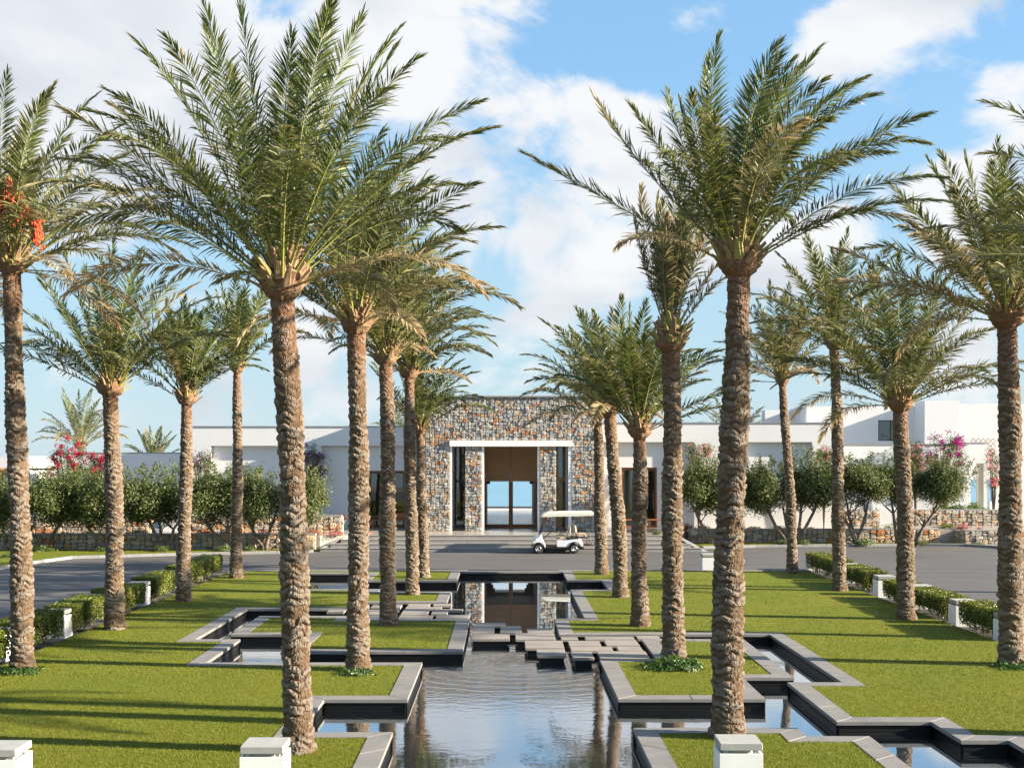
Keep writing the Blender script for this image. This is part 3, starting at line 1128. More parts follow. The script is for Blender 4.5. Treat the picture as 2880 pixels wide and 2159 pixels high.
def window(parent, x0, x1, z0, z1, y, depth, mull=(), mt=None, sill=True, fw=.11):
    """frame with panes set into an opening; the room behind is a dark box"""
    mt = mt or m_teak
    m_ = MB()
    m_.box(x0, x0 + fw, y, y + .12, z0, z1)
    m_.box(x1 - fw, x1, y, y + .12, z0, z1)
    m_.box(x0 + fw, x1 - fw, y, y + .12, z1 - fw * 1.3, z1)
    m_.box(x0 + fw, x1 - fw, y, y + .12, z0, z0 + fw)
    xs = [x0 + fw, *mull, x1 - fw]
    for c_ in mull:
        m_.box(c_ - .035, c_ + .035, y + .01, y + .11, z0 + fw, z1 - fw * 1.3)
    wn = m_.build('window', mt, parent)
    for a, b in zip(xs[:-1], xs[1:]):
        m_ = MB()
        m_.box(a + .036, b - .036, y + .05, y + .065, z0 + fw, z1 - fw * 1.3)
        m_.build('pane', m_glass, wn)
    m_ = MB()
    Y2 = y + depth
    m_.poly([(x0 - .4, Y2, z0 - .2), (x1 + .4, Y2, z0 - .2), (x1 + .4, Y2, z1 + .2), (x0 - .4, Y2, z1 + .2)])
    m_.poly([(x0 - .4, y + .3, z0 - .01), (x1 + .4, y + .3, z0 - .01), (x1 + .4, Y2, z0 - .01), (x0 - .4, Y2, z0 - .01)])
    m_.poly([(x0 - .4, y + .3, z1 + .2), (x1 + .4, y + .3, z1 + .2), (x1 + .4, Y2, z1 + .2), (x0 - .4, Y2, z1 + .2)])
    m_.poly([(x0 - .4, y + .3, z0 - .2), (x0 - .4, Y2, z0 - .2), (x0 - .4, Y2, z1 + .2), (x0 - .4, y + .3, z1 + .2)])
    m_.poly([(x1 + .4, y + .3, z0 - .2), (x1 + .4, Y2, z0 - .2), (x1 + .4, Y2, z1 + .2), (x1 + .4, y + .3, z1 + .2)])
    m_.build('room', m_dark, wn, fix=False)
    return wn


# left wing
lw = empty('left_wing', label='white flat roofed wing left of the stone entrance', cat='building')
ZT = 5.86
m_ = MB()
LWX0, LWX1 = -16.22, BX0 - .02
wall_holes(m_, LWX0, LWX1, TZ, 4.88, [(-7.26, -4.14, TZ, 3.58)], WY, WY + .35)
m_.box(LWX0, LWX1, WY - .34, WY + .35, 4.882, ZT)
m_.box(LWX0, -15.28, WY - .34, WY - .002, TZ, 4.88)
m_.box(-10.86, -9.55, WY - .34, WY - .002, TZ, 4.88)
m_.box(LWX0, LWX1, WY + .352, WY + 14, TZ + 4.6, ZT - .01)
m_.box(LWX0, LWX0 + .3, WY + .352, WY + 14, TZ, TZ + 4.598)
m_.build('wall', m_plaster, lw)
m_ = MB()
m_.box(LWX0 - .03, LWX1, WY - .38, WY + 14.1, ZT, ZT + .05)
m_.build('roof_edge', m_greycap, lw)
wn = window(lw, -7.26, -4.14, TZ, 3.58, WY + .10, 5.0, (-5.3,))
m_ = MB()
for k in range(9):
    x = -5.02 + k * .085
    m_.box(x, x + .06, WY + 1.5 + .05 * (k % 2), WY + 1.53 + .05 * (k % 2), 1.35, 3.0)
m_.build('curtain', m_white, wn)
m_ = MB()
for k in range(7):
    m_.box(-5.2, -4.2, WY + .9, WY + .93, 3.02 + k * .055, 3.05 + k * .055)
m_.build('slat_blind', m_palewood, wn)
m_ = MB()
m_.box(-6.6, -6.1, WY + 2.0, WY + 2.08, TZ, 2.9)
m_.build('timber_panel', m_bench, wn)

# right wing
rw = empty('right_wing', label='white flat roofed wing right of the stone entrance', cat='building')
RX0, RX1, RZT = BX1 + .02, 17.05, 6.05
m_ = MB()
wall_holes(m_, RX0, RX1, TZ, 5.07, [(6.09, 7.95, TZ, 3.75)], WY, WY + .35)
m_.box(RX0, RX1, WY - .34, WY + .35, 5.072, RZT)
m_.box(9.84, 12.27, WY - .34, WY - .002, TZ, 5.07)
m_.box(15.97, RX1, WY - .34, WY - .002, TZ, 5.07)
m_.box(12.27, 15.97, WY - .34, WY - .002, TZ, 2.9)
m_.box(RX0, RX1, WY + .352, WY + 10, TZ + 4.6, RZT - .01)
m_.build('wall', m_plaster, rw)
m_ = MB()
m_.box(RX0, RX1 + .03, WY - .38, WY + 10.1, RZT, RZT + .05)
m_.build('roof_edge', m_greycap, rw)
wn = window(rw, 6.09, 7.95, TZ, 3.75, WY + .10, 5.0, (7.0,))
m_ = MB()
m_.box(6.35, 6.85, WY + 1.8, WY + 1.85, TZ, 3.7)
m_.build('curtain', m_cream, wn)

# far right: the upper storey
up = empty('upper_house', label='white two storey house behind the right wing with square bronze window', cat='building')
UY = 74.0
m_ = MB()
ux1 = 17.93
wall_holes(m_, ux1, 34, 3.0, 7.32, [(22.2, 23.75, 5.27, 6.50)], UY, UY + .4)
m_.box(ux1, ux1 + .3, UY + .402, 78.0, 3.0, 7.32)
m_.box(ux1 + .3, 34, UY + .402, 78.0, 7.1, 7.31)
m_.box(16.1, ux1 - .002, 77.0, 78.0, 3.0, 7.22)
cx = 24.36
m_.box(cx, 26.4, 72.2, UY - .002, 3.0, 7.58)
m_.box(26.402, 36, 72.25, UY - .002, 3.0, 7.39)
m_.build('wall', m_plaster, up)
window(up, 22.2, 23.75, 5.27, 6.50, UY + .08, 2.5, (22.98,), m_frame, fw=.05)
# front garden wall of that house and the gate piece beside it
fw_ = empty('garden_wall', label='long white garden wall below the upper house at right', cat='wall')
FY = 69.0
x0 = (2345 - CX) / F * FY
x1 = (2722 - CX) / F * FY
m_ = MB()
m_.box(x0, x1, FY, FY + .35, TZ, 4.98)
m_.build('wall', m_plaster, fw_)
m_ = MB()
m_.box(x0, x1 + .04, FY - .04, FY + .39, 4.98, 5.04)
m_.build('roof_edge', m_greycap, fw_)
gw = empty('gate_wall', label='white wall with narrow doorway right of the garden wall', cat='wall')
GY = 70.5
a, b = (2718 - CX) / F * GY, (2776 - CX) / F * GY
m_ = MB()
wall_holes(m_, a, b, TZ, 5.08, [(a + .25, a + .98, TZ, 3.95)], GY, GY + .4)
m_.build('wall', m_plaster, gw)
m_ = MB()
m_.box(a, b + .03, GY - .03, GY + .43, 5.08, 5.13)
m_.build('roof_edge', m_greycap, gw)
m_ = MB()
m_.box(a + .70, a + .978, GY + .05, GY + .38, TZ, 3.948)
m_.build('door_reveal', m_cream, gw)
lowr = empty('low_white_wall', label='low white wall at the far right edge by the palm', cat='wall')
m_ = MB()
m_.box((2776 - CX) / F * 71.5, (2960 - CX) / F * 71.5, 71.0, 71.4, TZ, 1.75)
m_.box((2790 - CX) / F * 72, (2960 - CX) / F * 72, 71.45, 72.19, TZ, 2.95)
m_.build('wall', m_plaster, lowr)

# far left: lower house, terrace wall, pergola
lh = empty('low_house', label='long low white house behind the olive trees at left', cat='building')
m_ = MB()
LY = 66.5
a, b = (152 - CX) / F * LY, -16.3
m_.box(a, b, LY, LY + 6, TZ, 4.50)
m_.build('wall', m_plaster, lh)
m_ = MB()
m_.box(a - .03, b, LY - .03, LY + 6.05, 4.50, 4.55)
m_.build('roof_edge', m_greycap, lh)
fh = empty('far_house', label='white far house at the left edge with timber pergola', cat='building')
m_ = MB()
FYH = 74
m_.box((-260 - CX) / F * FYH, (300 - CX) / F * FYH, FYH, FYH + 5, TZ, 4.36)
m_.box((-260 - CX) / F * 72, (85 - CX) / F * 72, 72, FYH - .002, TZ, 4.28)
m_.build('wall', m_plaster, fh)
m_ = MB()
m_.box((-260 - CX) / F * 68, (40 - CX) / F * 68, 67.5, 67.7, 3.35, 3.58)
for k in range(26):
    x = (-240 - CX) / F * 68 + k * .3
    m_.box(x, x + .1, 67.5, 71.9, 3.582, 3.68)
m_.box((10 - CX) / F * 68, (16 - CX) / F * 68, 67.5, 67.64, TZ, 3.35)
m_.build('pergola', m_teak, fh)

# ------------------------------------------------------------------ low rubble walls
def rubble_wall(label, x0, x1, y, z0, z1, seed, thick=.45, ends=(), yaw=0.0, warm=.35, org=None, cap=m_greycap, capz=.05):
    """a wall whose outer face runs from x0 to x1 (local, along the yaw) and looks towards local -y"""
    o_ = empty('rubble_wall', org or (0, y, 0), yaw, label=label, cat='wall', group='low rubble stone walls')
    m_ = MB()
    m_.box(x0, x1, 0, thick, z0, z1)
    m_.build('wall_core', m_mortar, o_)
    faces = [(((0, 0, 0), 0.0), x0, x1, z0, z1)]
    for e in ends:
        if e == 'l':
            faces.append((((x0, thick, 0), -math.pi / 2), 0, thick, z0, z1))
        else:
            faces.append((((x1, 0, 0), math.pi / 2), 0, thick, z0, z1))
    clad(o_, faces, seed, .50, .30, 300, 'stone', warm)
    if cap:
        m_ = MB()
        m_.box(x0 - .02, x1 + .02, -.06, thick + .04, z1, z1 + capz)
        m_.build('wall_cap', cap, o_)
    return o_


rubble_wall('long low stone wall under the olive trees at left', -26.5, -8.75, 57.3, 0, .70, 21, warm=.7)
rubble_wall('upper stone wall behind the olive trees at left end', -24.5, -17.15, 60.0, TZ, 1.42, 22, ends='r', warm=.5)
rubble_wall('upper stone wall between the olive trees and the left window', -15.5, -7.9, 60.0, TZ, 1.42, 23, ends='lr', warm=.45)
rubble_wall('low stone wall on the grass verge right of the steps', 9.2, 21.6, 61.8, 0, .68, 24, ends='l', warm=.6)
rubble_wall('upper stone wall behind the olive trees at right', 9.6, 20.0, 68.0 - 1.5, TZ, 1.42, 25, ends='r', warm=.45)
rubble_wall('upper stone wall right of the white passage', 21.6, 27.6, 67.0, TZ, 1.42, 26, ends='l', warm=.5)
pw = rubble_wall('stone planter wall at the corner by the right road', 22.6, 27.5, 61.2, -.02, .66, 27, ends='l', warm=.4)
m_ = MB()
m_.box(22.602, 23.0, .46, 4.4, -.02, .66)
m_.build('return_core', m_mortar, pw)
clad(pw, [(((22.6, 4.4, 0), -math.pi / 2), 0, 3.94, -.02, .66)], 28, .5, .3, 60, 'stone', .6)
# white passage wall between the two upper walls at right
ps = empty('passage_side_wall', label='low white wall in the gap between right stone walls', cat='wall')
m_ = MB()
m_.box(20.4, 21.5, 68.2, 68.5, TZ, 1.55)
m_.build('wall', m_plaster, ps)
sp = empty('white_side_panel', label='white panel in the gap between left stone walls', cat='wall')
m_ = MB()
m_.box(-17.1, -15.55, 62.0, 62.3, TZ, 1.75)
m_.build('wall', m_plaster, sp)


# ------------------------------------------------------------------ date palms
def nrm(v):
    return v / np.maximum(np.linalg.norm(v, axis=-1, keepdims=True), 1e-9)


def trunk_mesh(rng, H, r0, r1, lean, dz, seg, amp=1.0):
    """tapered trunk from the ground to H, its top displaced by lean (x, y), covered with old leaf bases"""
    nz = int((H + .15) / dz)
    z = np.linspace(-.15, H, nz)
    th = np.linspace(0, 2 * np.pi, seg, endpoint=False)
    u = np.clip(z / H, 0, 1)
    rad = r0 + (r1 - r0) * u ** .9 + .05 * np.exp(-np.clip(z, 0, 9) / .22) + .010 * np.sin(z * 2.1 + rng.random() * 6)
    Z, T = np.meshgrid(z, th, indexing='ij')
    hrow, ns = .092, 6
    K = int(H / hrow) + 6
    jz, jt, ja = rng.normal(0, .013, (K, ns)), rng.normal(0, .16, (K, ns)), rng.uniform(.35, 1.25, (K, ns))
    warp = .030 * np.sin(T * 2 + Z * 3.0 + rng.random() * 6) + .018 * np.sin(T * 5 - Z * 5.1)
    Zw = Z + warp
    k0 = np.floor(Zw / hrow).astype(int) + 2
    disp = np.zeros_like(Z)
    for dk in (-1, 0, 1):
        k = np.clip(k0 + dk, 0, K - 1)
        for j in range(ns):
            tc_ = k * 2.399 + j * 2 * np.pi / ns + jt[k, j]
            du = (np.mod(T - tc_ + np.pi, 2 * np.pi) - np.pi) / (np.pi / ns * 1.28)
            dv = (Zw - ((k - 1.5) * hrow + jz[k, j]) + .030 * du ** 2) / (hrow * .80)
            a = np.sqrt(np.clip(1 - np.abs(du) ** 2.4, 0, 1))
            e_ = (dv + .02) / np.where(dv < -.02, .95, .40)
            pr = np.sqrt(np.clip(1 - e_ ** 2, 0, 1))
            notch = np.ones_like(pr)
            for q, cpos in enumerate((-.42, .04, .40)):
                cp = cpos + .5 * jt[k, j] * (1, -1, 1)[q]
                notch -= .55 * np.exp(-((du - cp) / .075) ** 2) * np.clip((dv + .25) * 4, 0, 1) * ((ja[k, j] * 7.3 + q * 1.7) % 1.0 < .62)
            disp = np.maximum(disp, a * pr * ja[k, j] * np.clip(notch, .15, 1))
    grow = 1 - .55 * np.clip((Z / H - .70) / .3, 0, 1)
    rough = rng.normal(0, .0035, Z.shape)
    R = rad[:, None] + amp * .050 * (disp - .30) * grow + rough
    lx, ly = lean
    cxs = lx * (u ** 1.5) + .03 * np.sin(u * 5 + rng.random() * 6) * u * (1 - u) * 4
    cys = ly * (u ** 1.5)
    co = np.stack([cxs[:, None] + R * np.cos(T), cys[:, None] + R * np.sin(T), Z], -1).reshape(-1, 3)
    i = np.arange(nz - 1)[:, None] * seg
    j = np.arange(seg)[None]
    j2 = (j + 1) % seg
    q = np.stack([i + j, i + j2, i + seg + j2, i + seg + j], -1).reshape(-1, 4)
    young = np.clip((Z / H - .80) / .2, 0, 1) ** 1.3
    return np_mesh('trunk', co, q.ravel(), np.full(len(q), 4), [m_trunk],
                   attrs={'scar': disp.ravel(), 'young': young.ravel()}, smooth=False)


def frond_mesh(rng, d0, L, droop, wind, npair, dry, lw=.030, ll=.53, fold=0.0):
    """one pinnate leaf from the origin, starting along d0, bending under its weight and in the wind"""
    n = 18
    pts = np.zeros((n + 1, 3))
    d = np.array(d0, float)
    tang = [d / np.linalg.norm(d)]
    for i in range(n):
        s = (i + .5) / n
        d = d + np.array([wind[0] * s, wind[1] * s, -droop * (s ** 1.3)]) * (1.9 / n)
        d = d / np.linalg.norm(d)
        pts[i + 1] = pts[i] + d * (L / n)
        tang.append(d)
    tang = np.array(tang)
    up = np.array([0, 0, 1.0])
    # the side vector keeps the leaf's upper face towards the crown's middle
    hz = np.array([d0[0], d0[1], 0]) + 1e-4
    side0 = np.cross(up, hz); side0 /= np.linalg.norm(side0)
    side = nrm(side0 - (tang @ side0)[:, None] * tang)
    roll = rng.normal(0, .18)
    nor = np.cross(tang, side)
    side, nor = side * math.cos(roll) + nor * math.sin(roll), nor * math.cos(roll) - side * math.sin(roll)
    # rachis
    rr = np.interp(np.linspace(0, 1, n + 1), [0, .06, .2, .6, 1], [.042, .026, .017, .009, .003]) * (L / 4) ** .5
    ring = np.stack([side * 1.25, nor * .8, -side * 1.25, -nor * .8], 1)
    rv = (pts[:, None] + ring * rr[:, None, None]).reshape(-1, 3)
    i = np.arange(n)[:, None] * 4
    j = np.arange(4)[None]
    rf = np.stack([i + j, i + (j + 1) % 4, i + 4 + (j + 1) % 4, i + 4 + j], -1).reshape(-1, 4)
    # leaflets
    s = np.repeat(np.linspace(.15, .995, npair) ** .96, 2)
    sg = np.tile([1.0, -1.0], npair)
    m = len(s)
    s = np.clip(s + rng.normal(0, .004, m), .12, 1)
    f = s * n
    i0 = np.minimum(f.astype(int), n - 1)
    fr_ = (f - i0)[:, None]
    base = pts[i0] * (1 - fr_) + pts[i0 + 1] * fr_
    T = nrm(tang[i0] * (1 - fr_) + tang[i0 + 1] * fr_)
    S = side[i0] * sg[:, None]
    N = nor[i0]
    ln = np.interp(s, [.12, .22, .30, .45, .75, 1], [.14, .26, .72, 1.0, .88, .42]) * ll * (L / 4) ** .6 * rng.uniform(.82, 1.12, m)
    fa = np.radians(np.interp(s, [.12, .4, .8, 1], [62, 55, 43, 10]) + rng.normal(0, 4.5, m))[:, None]
    be = np.radians(rng.choice([2, 15, 32], m, p=[.45, .35, .2]) + rng.normal(0, 8, m) + fold)[:, None]
    D = nrm(np.cos(fa) * T + np.sin(fa) * (np.cos(be) * S + np.sin(be) * N))
    sag = np.array([wind[0] * .14, wind[1] * .14, -.08 - .16 * droop])
    D2 = nrm(D + sag * rng.uniform(.3, 1.5, (m, 1)))
    D3 = nrm(D2 + sag * rng.uniform(.3, 1.8, (m, 1)))
    Wv = nrm(np.cross(D, np.cross(T, D) + .35 * rng.normal(0, 1, (m, 3)))) * (lw * rng.uniform(.8, 1.2, (m, 1))) * .5
    Wv = np.cross(D, nrm(np.cross(D, Wv))) * -1
    Wv = nrm(Wv) * (lw * rng.uniform(.8, 1.2, (m, 1))) * .5
    l_ = ln[:, None]
    p1 = base + D * l_ * .35
    p2 = p1 + D2 * l_ * .38
    p3 = p2 + D3 * l_ * .27
    V = np.stack([base, p1 - Wv, p1 + Wv, p2 - Wv * .62, p2 + Wv * .62, p3], 1)
    b = len(rv) + np.arange(m) * 6
    tri1 = np.stack([b, b + 1, b + 2], 1)
    quad = np.stack([b + 1, b + 3, b + 4, b + 2], 1)
    tri2 = np.stack([b + 3, b + 5, b + 4], 1)
    co = np.concatenate([rv, V.reshape(-1, 3)])
    loops = np.concatenate([rf.ravel(), tri1.ravel(), quad.ravel(), tri2.ravel()])
    sizes = np.concatenate([np.full(len(rf), 4), np.full(m, 3), np.full(m, 4), np.full(m, 3)])
    mi = np.concatenate([np.ones(len(rf), int), np.zeros(3 * m, int)])
    ld = np.clip(dry + (rng.random(m) < .04 + .30 * dry) * .5 + .45 * np.clip((s - .82) / .18, 0, 1) * dry * 2, 0, 1)
    tipd = np.clip(.05 + rng.normal(0, .22, m) + 1.0 * dry, 0, 1)
    da = np.stack([ld * .8, ld * .8, ld * .8, np.clip(ld + tipd * .35, 0, 1), np.clip(ld + tipd * .35, 0, 1), np.clip(ld + tipd * 1.1, 0, 1)], 1)
    datt = np.concatenate([np.full(len(rv), dry * .8), da.ravel()])
    return np_mesh('frond', co, loops, sizes, [m_frond, m_petiole], mi, {'dry': datt})


def stub_variant(rng):
    """a cut petiole base, tapering upward, slightly curved outward (local z up, x out)"""
    m_ = MB()
    L = rng.uniform(.16, .30)
    w0, w1, t0, t1 = .060, rng.uniform(.022, .036), .026, .015
    for z_, w_, t_, o_ in ((0, w0, t0, 0), (L * .5, (w0 + w1) / 2, t0 * .9, .015), (L, w1, t1, .055)):
        m_.v += [(o_ - t_, -w_, z_), (o_ + t_ * .6, -w_ * .6, z_), (o_ + t_ * .6, w_ * .6, z_), (o_ - t_, w_, z_)]
    m_.v[8] = (m_.v[8][0], m_.v[8][1], m_.v[8][2] + .03)
    for r in (0, 4):
        for k in range(4):
            m_.f.append([r + k, r + (k + 1) % 4, r + 4 + (k + 1) % 4, r + 4 + k])
    m_.f += [[8, 9, 10, 11], [3, 2, 1, 0]]
    m_.m = [0] * len(m_.f)
    return m_.mesh('leaf_stub', m_stub)


_rs = random.Random(9)
STUBS = [stub_variant(_rs) for _ in range(5)]


def boot_mesh(rng, r, h, hero):
    """the fibre-wrapped swelling under the leaves"""
    nz, seg = (26, 40) if hero else (14, 22)
    u = np.linspace(0, 1, nz)
    prof = np.interp(u, [0, .10, .28, .55, .8, 1.0], [1.02, 1.45, 1.80, 1.85, 1.55, .85]) * r
    T = np.linspace(0, 2 * np.pi, seg, endpoint=False)
    U, TT = np.meshgrid(u, T, indexing='ij')
    R = prof[:, None] * (1 + .07 * np.sin(TT * 3 + 2 + U * 4) + .05 * np.sin(TT * 7 - U * 9 + 1)) + rng.normal(0, .010, U.shape)
    Zz = U * h + .03 * np.sin(TT * 2 + 1) * (1 - U) + rng.normal(0, .006, U.shape)
    co = np.stack([R * np.cos(TT), R * np.sin(TT), Zz], -1).reshape(-1, 3)
    i = np.arange(nz - 1)[:, None] * seg
    j = np.arange(seg)[None]
    j2 = (j + 1) % seg
    q = np.stack([i + j, i + j2, i + seg + j2, i + seg + j], -1).reshape(-1, 4)
    loops = np.concatenate([q.ravel(), np.arange(seg)[::-1], (nz - 1) * seg + np.arange(seg)])
    return np_mesh('crown_base', co, loops, np.concatenate([np.full(len(q), 4), [seg, seg]]), [m_fibre])


def palm(label, base, top, r0, r1, L, nf, spread=62, wind=.5, dry=.12, hero=False, seed=1, droop=1.0, extra=(), group='date palms in rows on the lawns', name='date_palm', skirt=0, depth=None, windy=-.05):
    """base and top of the trunk as seen in the photograph"""
    rng = np.random.default_rng(seed)
    if depth is None:
        bx, by = P(*base)
    else:
        by = depth
        bx = (base[0] - CX) / F * by
    tx, tz = XZ(top[0], top[1], by)
    lean = (tx - bx, rng.normal(0, .06))
    root = empty(name, (bx, by, 0), label=label, cat='palm tree', group=group)
    dz, seg = (.0125, 116) if hero else ((.018, 60) if by < 33 else (.026, 36))
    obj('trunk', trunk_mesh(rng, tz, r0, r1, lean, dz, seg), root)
    bh = .54 if hero else .48
    obj('crown_base', boot_mesh(rng, r1 * .98, bh, hero), root, (lean[0], lean[1], tz - .05))
    # cut leaf bases standing off the swelling
    ns = 48 if hero else 32
    for k in range(ns):
        a = k * 2.399 + rng.random() * .4
        h = .14 + .44 * (k / ns) + rng.normal(0, .02)
        r = r1 * float(np.interp(h / bh, [0, .3, .6, 1, 1.2], [1.3, 1.62, 1.7, 1.15, .8]))
        tilt = float(np.interp(k / ns, [0, 1], [.55, .12])) + rng.normal(0, .14)
        M = Matrix.Rotation(a, 4, 'Z') @ Matrix.Rotation(tilt, 4, 'Y')
        o_ = obj('leaf_stub', STUBS[int(rng.integers(5))], root, (lean[0] + r * math.cos(a), lean[1] + r * math.sin(a), tz - .05 + h), M.to_euler(), (1, .85 + .5 * rng.random(), .8 + .7 * rng.random()))
    org = np.array([lean[0], lean[1], tz + bh * .62])
    np_pairs = 125 if hero else (92 if by < 34 else 66)
    lw = .023 if by < 24 else (.031 if by < 34 else .044)
    specs = []
    for k in range(nf):
        u = (k + .5) / nf
        th = math.radians(4 + (spread - 4) * u ** .72) + rng.normal(0, .05)
        az = k * 2.39996 + rng.normal(0, .18) + seed
        specs.append((az, th, L * .92 * (1.0 - .08 * u) * rng.uniform(.84, 1.08), (.34 + 1.15 * u) * droop * rng.uniform(.75, 1.25),
                      dry * (0.05 + .85 * u) + (rng.random() < .07) * .30))
    for k in range(skirt):
        az = rng.random() * 6.28
        specs.append((az, math.radians(spread + rng.uniform(6, 24)), L * rng.uniform(.6, .85), rng.uniform(1.0, 1.7) * droop, min(.95, .45 + .5 * rng.random())))
    for e in extra:
        specs.append((e[0], e[1], e[2] * (.86 if hero else .92), e[3], e[4]))
    for az, th, l_, dr, dy in specs:
        d0 = (math.sin(th) * math.cos(az), math.sin(th) * math.sin(az), math.cos(th))
        me_ = frond_mesh(rng, d0, l_, dr, (wind, windy), np_pairs, min(1, max(0, dy)), lw)
        off = np.array([d0[0], d0[1], 0]) * r1 * .55
        p_ = org + off + np.array([0, 0, -.22 * min(1, th)])
        obj('frond', me_, root, tuple(p_))
    return root, org


def px_extra(deg, length, droop, dry=.1, toward=0.0):
    """a leaf leaving the crown at deg degrees from upright towards the picture's right (negative: left)"""
    a = math.radians(abs(deg))
    az = (0 if deg > 0 else math.pi) + toward * (1 if deg > 0 else -1)
    return (az, a, length, droop, dry)


